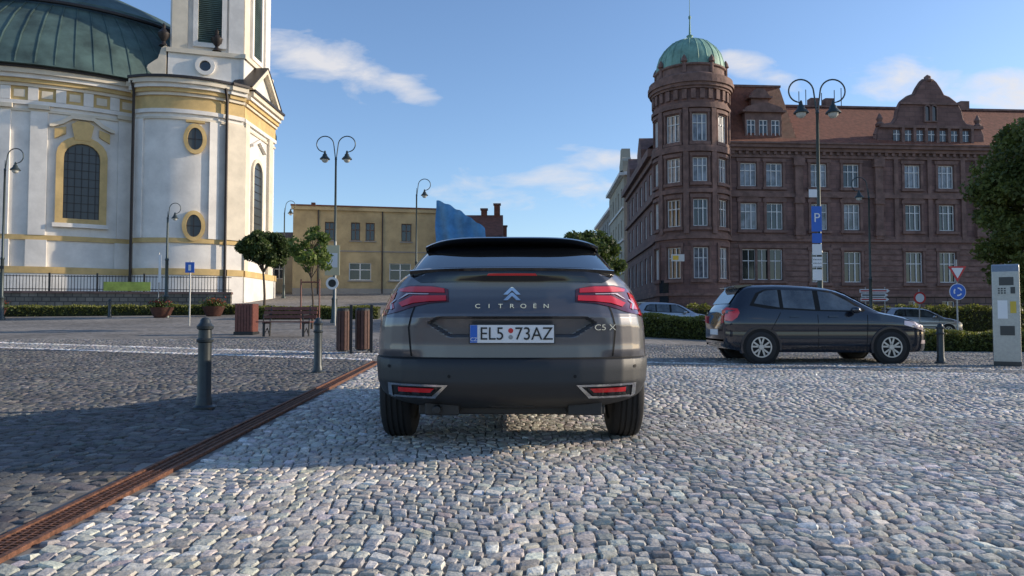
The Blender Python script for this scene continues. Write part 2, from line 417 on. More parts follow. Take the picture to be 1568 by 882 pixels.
# ------------------------------------------------------------------ church
def path_map(pts):
    P=np.array(pts,float); seg=np.linalg.norm(np.diff(P,axis=0),axis=1); S=np.concatenate([[0],np.cumsum(seg)])
    D=np.diff(P,axis=0)/seg[:,None]
    Dn=np.concatenate([[D[0]],(D[:-1]+D[1:])/2,[D[-1]]]); Dn/=np.linalg.norm(Dn,axis=1)[:,None]
    def f(u,z,o=0):
        x=np.interp(u,S,P[:,0]);y=np.interp(u,S,P[:,1]); dx=np.interp(u,S,Dn[:,0]);dy=np.interp(u,S,Dn[:,1])
        if u<0: x+=D[0][0]*u;y+=D[0][1]*u
        if u>S[-1]: x+=D[-1][0]*(u-S[-1]);y+=D[-1][1]*(u-S[-1])
        return (float(x+dy*o),float(y-dx*o),z)
    return f,float(S[-1])
def arch(cu,z0,z1,hw,n=10,rise=None):
    rise=hw if rise is None else rise
    p=[(cu-hw,z0),(cu+hw,z0)]
    for i in range(n+1):
        a=PI*i/n; p.append((cu+hw*math.cos(a),z1-rise+rise*math.sin(a)))
    return p
def oval(cu,cz,a,b,n=24): return [(cu+a*math.cos(2*PI*i/n),cz+b*math.sin(2*PI*i/n)) for i in range(n)]
def church():
    e=empty('church')
    C=(-34.5,58.1);R=14.0
    def drum(u,z,o=0):
        a=u/R; return (C[0]+(R+o)*math.sin(a),C[1]-(R+o)*math.cos(a),z)
    rad=math.radians
    W=MB(); W.holes(drum,R*rad(-180),R*rad(180),1,16.2,[],white,du=1.0)
    T=MB()
    def bands(mf,a,b,n,fr=True):
        T.xbox(mf,a,b,1.0,3.6,0,.22,white,n)
        T.xbox(mf,a,b,3.6,4.0,0,.28,ochre,n)
        T.xbox(mf,a,b,5.65,5.95,0,.10,ochre,n)
        T.xbox(mf,a,b,13.55,13.7,0,.10,cream,n)
        T.xbox(mf,a,b,13.95,14.2,0,.16,white,n)
        T.xbox(mf,a,b,14.2,15.05,0,.08,ochre,n)
        T.xbox(mf,a,b,15.05,15.25,0,.22,cream,n)
        T.xbox(mf,a,b,15.25,15.5,0,.35,ochre,n)
        T.xbox(mf,a,b,15.5,15.75,0,.5,white,n)
        T.xbox(mf,a,b,15.75,16.05,0,.68,cream,n)
        T.xbox(mf,a,b,16.05,16.2,0,.8,dkmetal,n)
    bands(drum,R*rad(-60),R*rad(46),60)
    for i in range(-40,46,6):
        T.xbox(drum,R*rad(i),R*rad(i+2.2),14.22,15.04,.08,.16,white,1)
        T.xbox(drum,R*rad(i+2.9),R*rad(i+5.3),14.4,14.86,.08,.12,cream,1)
    for a in (-28,-12,-8,8,14.5,22.5,42.0):
        w=.9
        T.xbox(drum,R*rad(a)-w/2,R*rad(a)+w/2,5.95,13.55,0,.14,white,2)
        T.xbox(drum,R*rad(a)-w/2-.1,R*rad(a)+w/2+.1,3.99,5.65,0,.18,white,2)
        T.xbox(drum,R*rad(a)-w/2-.1,R*rad(a)+w/2+.1,13.7,13.95,0,.26,cream,2)
    for a in (32,-1,-34):
        c=R*rad(a)
        T.ring(arch(c,6.75,12.25,1.38,rise=1.2),arch(c,7.05,11.8,.98,rise=.9),drum,0,.22,ochre)
        W.patch(arch(c,7.0,11.85,1.0,rise=.9),drum,.03,cglass,.5)
        for k in range(-2,3): T.xbox(drum,c+k*.38-.018,c+k*.38+.018,7.05,11.6,.03,.07,dkmetal)
        for k in range(8): T.xbox(drum,c-.95,c+.95,7.5+k*.52,7.53+k*.52,.03,.065,dkmetal,2)
        hp=[(c-1.75,12.7),(c-1.55,12.7),(c-1.0,12.95),(c-.55,13.3),(c+.55,13.3),(c+1.0,12.95),(c+1.55,12.7),(c+1.75,12.7),
            (c+1.75,12.85),(c+1.15,13.12),(c+.65,13.5),(c-.65,13.5),(c-1.15,13.12),(c-1.75,12.85)]
        T.prism(hp,drum,0,.3,cream)
        T.prism([(c-.42,12.0),(c+.42,12.0),(c+.6,12.95),(c+.3,13.2),(c-.3,13.2),(c-.6,12.95)],drum,0,.26,ochre)
        T.prism([(c-1.5,12.0),(c-.9,12.35),(c-.9,12.8),(c-1.5,12.6)],drum,0,.16,ochre)
        T.prism([(c+1.5,12.0),(c+1.5,12.6),(c+.9,12.8),(c+.9,12.35)],drum,0,.16,ochre)
        T.xbox(drum,c-1.5,c+1.5,6.5,6.75,0,.3,white,3)
    Rf=MB()
    Rf.lathe(C[0],C[1],[(15.1,16.2),(14.8,16.9),(13.9,18.4),(12.3,20.2),(10.6,21.6),(10.5,22.2),(10.0,22.25),(8,23.7),(5,25.2),(2,26.2),(.1,26.6)],72,copper)
    for i in range(90):
        a=2*PI*i/90; c,s_=math.cos(a),math.sin(a)
        Rf.tube([(C[0]+r*c,C[1]+r*s_,z+.03) for r,z in((15.05,16.25),(14.8,16.9),(13.9,18.4),(12.3,20.2),(10.6,21.6))],.045,4,copper)
    Rf.tube([(C[0]+10.9*math.cos(a*2*PI/72),C[1]+10.9*math.sin(a*2*PI/72),21.75) for a in range(73)],.14,6,dkmetal)
    Rf.obj('copper_roof',e,smooth=50)
    f2,f2l=path_map([(-24.1,46.9),(-23,46.6),(-21.8,46.65),(-20.6,47.0),(-19.6,47.5),(-18.7,48.25)])
    f3,l3=path_map([(-18.7,48.1),(-17.95,48.95)])
    f4,l4=path_map([(-18.0,49.0),(-17.9,55.2)])
    f5,l5=path_map([(-24.1,52),(-24.1,46.9)])
    W.holes(f2,0,f2l,1,16.2,[],white,du=.5); W.holes(f3,0,l3,1,16.2,[],white); W.holes(f4,0,l4,1,16.2,[],white); W.holes(f5,0,l5,1,16.2,[],white)
    f6,l6=path_map([(-17.9,55.2),(-26,60)]); W.holes(f6,0,l6,1,16.2,[],white)
    bands(f2,0,f2l,14); bands(f3,0.0,l3+.0,1); bands(f4,0.05,l4,2); bands(f5,0,l5,1)
    T.xbox(f3,-.1,l3+.1,5.95,13.55,0,.2,cream,1)
    for u in (.35,5.0): T.xbox(f2,u-.3,u+.3,5.95,13.55,0,.15,white,1)
    for cz in (12.35,6.75):
        u=3.85; T.ring(oval(u,cz,.68,.98),oval(u,cz,.44,.72),f2,0,.16,ochre); W.patch(oval(u,cz,.46,.74),f2,.03,cglass,.3)
        T.xbox(f2,u-.02,u+.02,cz-.7,cz+.7,.03,.08,dkmetal); T.xbox(f2,u-.44,u+.44,cz-.02,cz+.02,.03,.08,dkmetal)
    T.xbox(f2,3.3,4.4,13.4,13.55,0,.16,ochre,2)
    c=2.6
    T.ring(arch(c,6.2,12.0,1.05),arch(c,6.45,11.75,.82),f4,0,.16,cream); W.patch(arch(c,6.45,11.75,.84),f4,.03,cglass,.5)
    for k in range(9): T.xbox(f4,c-.82,c+.82,6.9+k*.55,6.93+k*.55,.03,.07,dkmetal)
    T.prism([(c-1.3,12.6),(c,13.2),(c+1.3,12.6),(c+1.3,12.8),(c,13.4),(c-1.3,12.8)],f4,0,.25,white)
    T.xbox(f4,.05,.75,4,13.9,0,.2,cream); T.xbox(f4,4.6,5.4,4,13.9,0,.2,cream)
    T.prism([(.1,16.2),(5.2,16.2),(2.65,18.1)],f4,-.8,.3,white)
    T.prism([(-.3,16.2),(.1,16.16),(2.65,18.1),(5.2,16.16),(5.6,16.2),(2.65,18.45)],f4,-.8,.7,cream)
    T.prism([(-.35,16.22),(2.65,18.46),(5.65,16.22),(5.7,16.28),(2.65,18.54),(-.4,16.28)],f4,-.85,.75,dkmetal)
    W.add([(-24.5,46.5,16.15),(-21.8,46.2,16.15),(-17.7,48.9,16.15),(-17.7,55.2,16.15),(-26,60,16.15)],[(0,1,2,3,4)],copper)
    T.tube([(-24.05,46.5,1.5),(-24.05,46.5,15.2),(-24.05,46.2,15.9)],.09,8,dkmetal)
    T.tube([(-18.62,47.85,1.5),(-18.62,47.85,15.0),(-18.6,47.5,15.8)],.09,8,dkmetal)
    A=(-22.6,48.7);B=(-18.5,50.0);D=(-18.4,54.8);E=(-22.9,54.6)
    for i,(p,q) in enumerate(((A,B),(B,D),(D,E),(E,A))):
        f,l=path_map([p,q])
        W.holes(f,0,l,16.1,30,[],white)
        T.xbox(f,-.45,l+.3,16.2,16.9,0,.4,white); T.xbox(f,-.3,l+.2,16.9,18.5,0,.25,white); T.xbox(f,-.4,l+.3,18.5,18.8,0,.4,cream)
        T.xbox(f,-.1,.85,18.8,29,0,.2,cream); T.xbox(f,l-.85,l+.1,18.8,29,0,.2,white)
        T.xbox(f,-.4,l+.4,29,29.5,0,.6,cream); T.xbox(f,-.6,l+.6,29.5,29.7,0,.8,dkmetal)
        c=l/2+ (.1 if i==0 else 0)
        T.ring(arch(c,19.1,26,1.05),arch(c,19.4,25.6,.75),f,0,.22,white); W.patch(arch(c,19.3,25.65,.77),f,.03,copper,.8)
        for k in range(40): T.xbox(f,c-.75,c+.75,19.45+k*.135,19.5+k*.135,.03,.12,copper)
    f,l=path_map([A,B])
    T.ring(oval(2.0,17.75,.62,.62),oval(2.0,17.75,.36,.36),f,.25,.45,white); W.patch(oval(2.0,17.75,.38,.38),f,.28,glass,.3)
    T.prism([(-1.6,16.2),(-.4,16.2),(-.4,19.0),(-.7,18.7),(-.9,18.0),(-1.5,17.5),(-1.65,16.9)],f,-2.0,.3,cream)
    for uu in (-.6,2.7):
        p=f(uu,0,.15); T.lathe(p[0],p[1],[(.3,18.9),(.18,19.05),(.12,19.2),(.33,19.5),(.38,19.75),(.2,19.95),(.1,20.1),(.14,20.25),(.02,20.45)],14,dkmetal)
    T.lathe(-20.5,52.0,[(4.0,29.7),(3.8,31),(3.2,33),(1.8,34.5),(1.0,35),(1.0,37),(1.3,37.2),(.6,39),(.05,42)],24,copper)
    T.prism([(0,16.2),(5,16.2),(4.6,18.2),(2,19.5),(0,19.8)],lambda u,z,o:(-27.5+u,52+o*1.0,z),0,6,copper)
    W.obj('walls',e,smooth=30); T.obj('mouldings',e,smooth=30)
church()
stonew=brickmat('rubble_wall',(.20,.18,.15),(.13,.12,.10),(.07,.065,.06),.5,.25,.03)
def fencewall():
    f,l=path_map([(-44,36.5),(-30,39),(-15.8,41.5)])
    M=MB(); M.xbox(f,0,l,.4,2.2,-.4,0,stonew,8); M.xbox(f,-.05,l+.05,2.2,2.32,-.45,.06,trim,8); M.obj('retaining_wall')
    M=MB()
    M.xbox(f,0,l,2.42,2.46,-.22,-.18,iron,8); M.xbox(f,0,l,3.12,3.16,-.22,-.18,iron,8)
    u=0
    while u<l: M.xbox(f,u,u+.025,2.32,3.2,-.215,-.19,iron); u+=.16
    u=0
    while u<l: M.xbox(f,u,u+.08,2.32,3.32,-.25,-.16,iron); u+=2.4
    M.obj('iron_fence')
    M=MB(); M.xbox(f,22.0,24.4,2.35,2.85,-.1,-.08,mat('banner_cloth',(.42,.5,.10),.8,nscale=3,namt=.3)); M.obj('banner')
fencewall()
# ------------------------------------------------------------------ windows helper
def win(M,mf,c,z0,w,h,hs,depth=.2,cols=2,transom=.68,fr=.07,fm=None,gl=None):
    fm=fm or wframe; gl=gl or glass
    a,b=c-w/2,c+w/2; hs.append((a,b,z0,z0+h))
    M.xbox(mf,a,b,z0,z0+h,-depth-.02,-depth+.0,gl)
    o0,o1=-depth+.002,-depth+.08
    M.xbox(mf,a,a+fr,z0,z0+h,o0,o1,fm); M.xbox(mf,b-fr,b,z0,z0+h,o0,o1,fm)
    M.xbox(mf,a+fr,b-fr,z0,z0+fr,o0,o1,fm); M.xbox(mf,a+fr,b-fr,z0+h-fr,z0+h,o0,o1,fm)
    for i in range(1,cols): 
        u=a+(b-a)*i/cols; wd=fr*(1.3 if (cols==2 or i%2==0) else .7)
        M.xbox(mf,u-wd/2,u+wd/2,z0+fr,z0+h-fr,o0,o1+.01,fm)
    if transom: M.xbox(mf,a+fr,b-fr,z0+h*transom-fr/2,z0+h*transom+fr/2,o0,o1-.01,fm)
# ------------------------------------------------------------------ red sandstone building
def redhouse():
    e=empty('sandstone_building')
    O=(18.4,66.0); an=math.radians(4); dx,dy=math.cos(an),math.sin(an)
    def F(u,z,o=0): return (O[0]+dx*u+dy*o,O[1]+dy*u-dx*o,z)
    W=MB();T=MB();G=MB();hs=[]
    U1=42
    rows=[(12.75,2.1),(8.85,2.35)]
    def surround(c,z0,w,h,mf=F,ped=False):
        T.xbox(mf,c-w/2-.25,c-w/2-.02,z0-.1,z0+h+.1,0,.09,trim); T.xbox(mf,c+w/2+.02,c+w/2+.25,z0-.1,z0+h+.1,0,.09,trim)
        T.xbox(mf,c-w/2-.35,c+w/2+.35,z0+h+.1,z0+h+.4,0,.14,trim); T.xbox(mf,c-w/2-.35,c+w/2+.35,z0-.32,z0-.1,0,.2,trim)
        if ped: T.prism([(c-w/2-.4,z0+h+.4),(c+w/2+.4,z0+h+.4),(c,z0+h+.85)],mf,0,.16,trim)
    cs=[2.9,5.3,9.45,12.5,18.3,21.5,27.5,31,35]
    for c in cs:
        for z0,h in rows:
            win(G,F,c,z0,1.5,h,hs,cols=3,gl=random.choice([cur,cur,glass])); surround(c,z0,1.5,h,ped=(z0<9))
        for z0,h in rows:
            T.xbox(F,c-.9,c+.9,z0-1.15,z0-.45,0,.05,trim)
    win(G,F,4.1,4.3,3.7,2.75,hs,cols=6,transom=.62,gl=glass); surround(4.1,4.3,3.7,2.75)
    T.xbox(F,3.45,3.65,4.3,7.05,-.1,.02,trim); T.xbox(F,4.6,4.8,4.3,7.05,-.1,.02,trim)
    for c in cs[2:]: win(G,F,c,4.1,1.6,2.75,hs,cols=3,transom=.62); surround(c,4.1,1.6,2.75)
    for c in cs:
        win(G,F,c,1.5,1.2,.9,hs,cols=2,transom=0)
    W.holes(F,0,U1,2.9,16.6,[h for h in hs if h[2]>2.9],sand)
    W.holes(F,0,U1,0,2.9,[h for h in hs if h[2]<2.9],sandd)
    for a,b,o in((2.8,3.05,.16),(3.45,3.6,.06),(7.75,8.0,.2),(8.0,8.25,.1),(11.75,12.1,.22),(12.1,12.3,.1),(15.35,15.6,.15),(15.6,15.9,.08),(15.9,16.2,.35),(16.2,16.5,.6),(16.5,16.65,.75)):
        T.xbox(F,-.3,U1,a,b,0,o,trim)
    for k in range(8):
        for a,b in((0,1.9),(6.2,8.4),(10.5,11.4),(13.6,17.2),(19.4,20.4),(22.6,26.4)): T.xbox(F,a,b,3.65+k*.5,4.0+k*.5,0,.045,trim)
    for u in (.3,7.5,15.0,24.6,33):
        T.xbox(F,u-.35,u+.35,8.0,15.35,0,.3,trim); T.xbox(F,u-.5,u+.5,14.6,15.3,0,.42,trim); T.xbox(F,u-.45,u+.45,8.3,8.9,0,.4,trim); T.xbox(F,u-.45,u+.45,11.2,11.75,0,.42,trim)
    for u in (19.9,16.7,23.1): T.xbox(F,u-.2,u+.2,8.0,15.35,0,.15,trim)
    for k in range(62): T.xbox(F,k*.65,k*.65+.25,15.62,15.88,.08,.3,trim)
    T2=MB()
    def quad(p,m): T2.add(p,[tuple(range(len(p)))],m)
    quad([F(-1,16.65,.75),F(U1,16.65,.75),F(U1,21.6,-5.2),F(-1,21.6,-5.2)],tile)
    quad([F(U1,16.65,-11),F(-1,16.65,-11),F(-1,21.6,-5.2),F(U1,21.6,-5.2)],tile)
    T2.add([F(U1,0,0),F(U1,0,-11),F(U1,16.65,-11),F(U1,21.6,-5.2),F(U1,16.65,.6)],[(0,1,2,3,4)],sand)
    T2.add([F(0,0,-11),F(U1,0,-11),F(U1,16.65,-11),F(0,16.65,-11)],[(0,3,2,1)],sand)
    T2.xbox(F,-1,U1,21.55,21.75,-5.4,-5.0,trim)
    a=[F(.7,16.6,.4),F(7.4,16.6,.4),F(7.4,16.6,-6),F(.7,16.6,-6),F(1.5,22.4,-1.8),F(6.7,22.4,-1.8),F(6.7,22.4,-5),F(1.5,22.4,-5)]
    T2.add(a,[(0,1,5,4),(1,2,6,5),(2,3,7,6),(3,0,4,7),(4,5,6,7)],tile)
    T2.xbox(F,1.4,6.8,22.35,22.55,-5.1,-1.7,trim)
    def dormer(c,w,z0,z1,n,o=.15,back=-3.5):
        h2=[]; ww=w/n-.35
        for i in range(n): win(G,lambda u,z,oo=0:F(u,z,oo+o),c-w/2+w/n*(i+.5),z0+.55,ww,(z1-z0)-1.2,h2,cols=2,transom=.7,depth=.12,fr=.06)
        W.holes(lambda u,z,oo=0:F(u,z,oo+o),c-w/2,c+w/2,z0,z1,h2,trim,depth=.12)
        T.add([F(c-w/2,z0,o),F(c-w/2,z1,o),F(c-w/2,z1,back),F(c-w/2,z0,back),F(c+w/2,z0,o),F(c+w/2,z1,o),F(c+w/2,z1,back),F(c+w/2,z0,back)],[(0,1,2,3),(7,6,5,4)],trim)
        T.prism([(c-w/2-.25,z1),(c+w/2+.25,z1),(c+w/2-.1,z1+.5),(c+.35,z1+.9),(c-.35,z1+.9),(c-w/2+.1,z1+.5)],F,back,o+.2,trim)
        T.prism([(c-w/2-.3,z1+.02),(c+w/2+.3,z1+.02),(c+w/2+.3,z1+.18),(c-w/2-.3,z1+.18)],F,back,o+.3,trim)
    dormer(4.3,3.4,16.65,19.4,3)
    dormer(4.3,1.6,19.8,20.9,1,o=-.6)
    c0=20.0; gs=1.03
    half=[(4.95,16.65),(4.95,17.6),(4.7,18.25),(4.1,18.45),(3.4,18.6),(3.05,19.1),(2.9,19.9),(2.55,20.6),(1.9,21.1),(1.35,21.3),(1.05,21.9),(.65,22.5),(.35,22.75)]
    half=[(a*gs,b) for a,b in half]
    poly=[(c0-a,b) for a,b in half]+[(c0+a,b) for a,b in half[::-1]]
    T.prism(poly[::-1],F,-.4,.25,sand)
    n=len(half)
    for sgn in(-1,1):
        for i in range(n-1):
            p=Vector(F(c0+sgn*half[i][0],half[i][1],-.05));q=Vector(F(c0+sgn*half[i+1][0],half[i+1][1],-.05))
            T.tube([p,q],.22,6,trim)
    T.lathe(*F(c0,0,-.05)[:2],[(.4,22.6),(.5,22.75),(.3,22.9),(.3,23.1),(.05,23.3)],10,trim)
    T.xbox(F,c0-4.9,c0+4.9,18.2,18.45,.25,.5,trim); T.xbox(F,c0-2.9,c0+2.9,20.4,20.6,.25,.42,trim)
    for i in range(7):
        c=c0-3.3+i*1.1
        T.xbox(F,c-.3,c+.3,16.9,18.0,.26,.29,glass); T.xbox(F,c-.03,c+.03,16.9,18.0,.29,.33,wframe); T.xbox(F,c-.33,c+.33,17.6,17.66,.29,.33,wframe)
        T.xbox(F,c+.42,c+.68,16.7,18.2,.25,.5,trim)
    for s_ in(-.33,.33):
        T.patch(arch(c0+s_,18.9,20.3,.22),F,.27,glass,.4); T.ring(arch(c0+s_,18.8,20.4,.32),arch(c0+s_,18.9,20.3,.22),F,.25,.4,trim)
    for s_ in(-4.7,4.7): T.lathe(*F(c0+s_,0,0)[:2],[(.35,18.4),(.4,18.6),(.2,18.8),(.3,19.1),(.05,19.6)],8,trim)
    for u in (11.5,13.0,27): T2.xbox(F,u,u+.9,20.5,22.6,-6.2,-5.4,trim)
    for u in (10.2,10.9,12.5,13.8,14.5): T2.tube([F(u,21.6,-5.2),F(u,23.0+random.random()*.6,-5.2)],.04,5,dkmetal)
    TC=(16.35,67.0);R=3.3
    def TM(u,z,o=0):
        a=u/R; return (TC[0]+(R+o)*math.sin(a),TC[1]-(R+o)*math.cos(a),z)
    th=[]
    for deg in (-84,-42,0,42):
        c=R*math.radians(deg)
        for z0,h,cc in((16.3,2.4,1),(12.75,2.1,1),(8.85,2.35,1),(4.3,2.7,1)):
            win(G,TM,c,z0,1.3,h,th,cols=3,transom=.66,gl=random.choice([cur,glass])); 
            T.xbox(TM,c-.85,c-.68,z0-.1,z0+h+.1,0,.1,trim); T.xbox(TM,c+.68,c+.85,z0-.1,z0+h+.1,0,.1,trim)
            T.xbox(TM,c-.9,c+.9,z0-.35,z0-.1,0,.2,trim,3); T.xbox(TM,c-.9,c+.9,z0+h+.1,z0+h+.4,0,.15,trim,3)
        c2=c+R*math.radians(21)
        T.xbox(TM,c2-.22,c2+.22,8.2,19.2,0,.22,trim,1)
    W.holes(TM,-R*PI,R*PI,0,22,th,sand,du=.5)
    for a,b,o in((2.8,3.05,.16),(7.75,8.0,.2),(8.0,8.25,.1),(11.75,12.1,.22),(15.35,15.9,.25),(19.2,19.5,.25),(19.5,19.7,.12),(20.9,21.1,.25),(21.1,21.4,.4),(21.4,21.75,.55),(21.75,22.1,.45)):
        T.xbox(TM,-R*PI,R*PI,a,b,0,o,trim,48)
    for i in range(28):
        c=-R*PI+i*2*R*PI/28; T.xbox(TM,c,c+.38,20.0,20.85,0,.2,trim,1)
    Tn=MB()
    Tn.lathe(TC[0],TC[1],[(3.5,22.0),(3.4,22.3),(3.1,22.45),(3.05,23.0),(3.2,23.1),(3.2,23.25)],48,trim)
    Tn.lathe(TC[0],TC[1],[(3.1,23.25),(3.02,23.9),(2.8,24.6),(2.35,25.3),(1.7,25.9),(.9,26.25),(.3,26.35),(.25,26.6),(.32,26.75),(.10,26.9),(.05,28.3),(.12,28.4),(.12,28.6),(.03,28.7),(.02,31)],32,copper_l)
    for i in range(24):
        a=2*PI*i/24; Tn.tube([(TC[0]+r*math.cos(a),TC[1]+r*math.sin(a),z) for r,z in((3.1,23.25),(3.02,23.9),(2.8,24.6),(2.35,25.3),(1.7,25.9),(.9,26.25))],.05,4,copper_l)
    for i in range(8):
        a=2*PI*i/8-.4; Tn.lathe(TC[0]+3.15*math.cos(a),TC[1]+3.15*math.sin(a),[(.16,22.4),(.16,23.3),(.3,23.4),(.22,23.7),(.05,24.0)],8,trim)
    Tn.obj('tower_dome',e,smooth=40)
    Fs,ls=path_map([(14.4,92),(13.3,68.2)])
    hs2=[]
    for k in range(6):
        u=2.5+k*3.6
        for z0,h in((12.75,2.1),(8.85,2.35),(4.3,2.6)): win(G,Fs,u,z0,1.5,h,hs2,cols=3,gl=random.choice([cur,glass]))
    W.holes(Fs,0,ls,0,16.6,hs2,sand)
    for a,b,o in((2.8,3.05,.16),(7.75,8.0,.25),(11.75,12.1,.3),(15.35,15.9,.3),(15.9,16.6,.7)): T.xbox(Fs,0,ls,a,b,0,o,trim)
    quad([Fs(0,16.6,.7),Fs(ls,16.6,.7),Fs(ls,21,-5),Fs(0,21,-5)],tile)
    for u in (6,16): T.prism([(u-1.5,16.6),(u+1.5,16.6),(u+1.5,18),(u,19.5),(u-1.5,18)],Fs,-2,.5,trim)
    T.xbox(TM,-R*math.radians(62)-.6,-R*math.radians(62)+.6,1.3,4.2,-.0,.05,glass,2)
    W.obj('walls',e); T.obj('stone_trim',e); G.obj('windows',e); T2.obj('roof',e)
redhouse()
M=MB(); M.box(13.6,14.7,62.9,63.0,5.7,6.3,mat('post_sign_white',(.6,.6,.58),.5)); M.box(13.72,14.2,62.88,62.899,5.82,6.18,mat('post_sign_yellow',(.7,.45,.05),.5)); M.box(14.1,14.2,63,63.8,5.9,6.0,iron); M.obj('post_office_sign')
def flat_house(name,x0,x1,yf,y1,z0,z1,wm,wins,roofm=None,rz=2.5,bandm=None,cols=2):
    e=empty(name); W=MB();G=MB();T=MB();hs=[]
    F=lambda u,z,o=0:(x0+u*(x1-x0)/abs(x1-x0),yf-o,z)
    L=abs(x1-x0)
    for c,za,w,h in wins: win(G,F,c,za,w,h,hs,cols=cols,transom=.65)
    W.holes(F,0,L,z0,z1,hs,wm)
    W.add([(x0,yf,z0),(x0,y1,z0),(x1,y1,z0),(x1,yf,z0),(x0,yf,z1),(x0,y1,z1),(x1,y1,z1),(x1,yf,z1)],[(0,4,5,1),(1,5,6,2),(2,6,7,3),(4,7,6,5)],wm)
    T.xbox(F,-.1,L+.1,z1-.25,z1+.1,0,.25,bandm or trim)
    if roofm:
        ym=(yf+y1)/2
        T.add([(x0-.3,yf-.4,z1),(x1+.3,yf-.4,z1),(x1+.3,ym,z1+rz),(x0-.3,ym,z1+rz),(x1+.3,y1+.4,z1),(x0-.3,y1+.4,z1)],[(0,1,2,3),(3,2,4,5),(0,3,5),(1,4,2)],roofm)
    W.obj('walls',e);G.obj('windows',e);T.obj('roof',e); return e
beige=mat('beige_render',(.42,.37,.28),.9,nscale=.5,namt=.2); grayr=mat('grey_render',(.3,.28,.25),.9,nscale=.5,namt=.2)
def street_house(name,x,ya,yb,z1,m,rm):
    e=empty(name); f,l=path_map([(x+.6,yb),(x,ya)]); W=MB();G=MB();T=MB();hs=[]
    n=int(l/3.4)
    for k in range(n):
        for i in range(4):
            za=2.6+i*(z1-3)/4+.6; win(G,f,1.7+k*3.4,za,1.3,2.2,hs)
    W.holes(f,0,l,0,z1,hs,m)
    f2,l2=path_map([(x,ya),(x+12,ya)]); W.holes(f2,0,l2,0,z1,[],m)
    for i in range(5): T.xbox(f,0,l,2.5+i*(z1-3)/4,2.75+i*(z1-3)/4,0,.2,white)
    T.xbox(f,-.2,l+.2,z1-.4,z1,0,.6,white); T.xbox(f2,0,l2,z1-.4,z1,0,.6,white)
    T.add([f(0,z1,.6),f(l,z1,.6),f(l,z1+4,-6),f(0,z1+4,-6)],[(0,1,2,3)],rm)
    T.prism([(l-4,z1),(l,z1),(l,z1+1.5),(l-1,z1+2.2),(l-1.4,z1+3.4),(l-2.6,z1+3.4),(l-3,z1+2.2),(l-4,z1+1.5)],f,-1,.1,m)
    W.obj('walls',e);G.obj('windows',e);T.obj('roof',e)
street_house('town_house',14.3,94,112,19.5,beige,tile)
street_house('town_house',15.6,114,140,18.0,grayr,tile)
def tanb():
    e=empty('tan_building'); f,l=path_map([(-17.9,60.2),(-6.4,62.6)]); W=MB();G=MB();T=MB();hs=[]
    dkf=mat('brown_window_frame',(.12,.08,.06),.6)
    for c,z0,w,h in((2.9,7.3,.75,1.5),(5.0,7.3,.75,1.5),(6.2,7.3,.75,1.5),(9.2,7.3,.85,1.5),(5.4,4.0,1.8,1.45),(8.7,4.0,1.8,1.45)):
        win(G,f,c,z0,w,h,hs,cols=2,transom=.6,fm=dkf if w<1 else wframe)
        T.xbox(f,c-w/2-.12,c+w/2+.12,z0-.12,z0-.02,0,.12,grayr)
    W.holes(f,0,l,1.5,10.0,hs,tan)
    f2,l2=path_map([(-6.4,62.6),(-8.5,74)]); W.holes(f2,0,l2,1.5,10,[],tan)
    f3,l3=path_map([(-20,72),(-17.9,60.2)]); W.holes(f3,0,l3,1.5,10,[],tan)
    T.add([(-17.9,60.2,9.9),(-6.4,62.6,9.9),(-8.5,74,9.9),(-20,72,9.9)],[(0,1,2,3)],grayr)
    T.xbox(f,-.15,l+.15,9.75,10.05,0,.18,tan); T.xbox(f,-.2,l+.2,10.05,10.16,-.3,.25,tile)
    T.xbox(f,0,l,6.35,6.45,0,.05,grayr)
    T.xbox(f,0,l,1.5,3.3,0,.1,grayr)
    for u in (2.0,7.2): T.tube([f(u,1.8,.1),f(u,9.8,.1)],.06,6,dkmetal)
    for u,h in((1.2,.9),(4.4,.6),(9.5,.7)): T.xbox(f,u,u+.35,10.0,10.0+h,-4,-3.5,tile)
    W.obj('walls',e);G.obj('windows',e);T.obj('roof',e)
tanb()
flat_house('dark_roof_house',-21.5,-18.3,63,70,1.5,6.8,beige,[(1.6,4.2,1,1.3)],mat('slate_roof',(.07,.06,.06),.7,nscale=2,namt=.3),1.8)
flat_house('red_roof_house',-4.8,-1.2,70,78,2,8.6,grayr,[(1,5.5,.8,1.2),(2.6,5.5,.8,1.2)],tile,2.6)
flat_house('red_roof_house',-3.0,1.5,84,90,2,8.0,beige,[(1,5,.8,1.2),(3,5,.8,1.2)],tile,2.0)
M=MB(); 
for x,y,h in((-1.5,74,12.2),(-2.8,74,11.7),(-.9,86,11.5)): M.box(x-.3,x+.3,y-.3,y+.3,9,h,tile); M.box(x-.38,x+.38,y-.38,y+.38,h,h+.15,trim)
M.obj('chimney_stack')
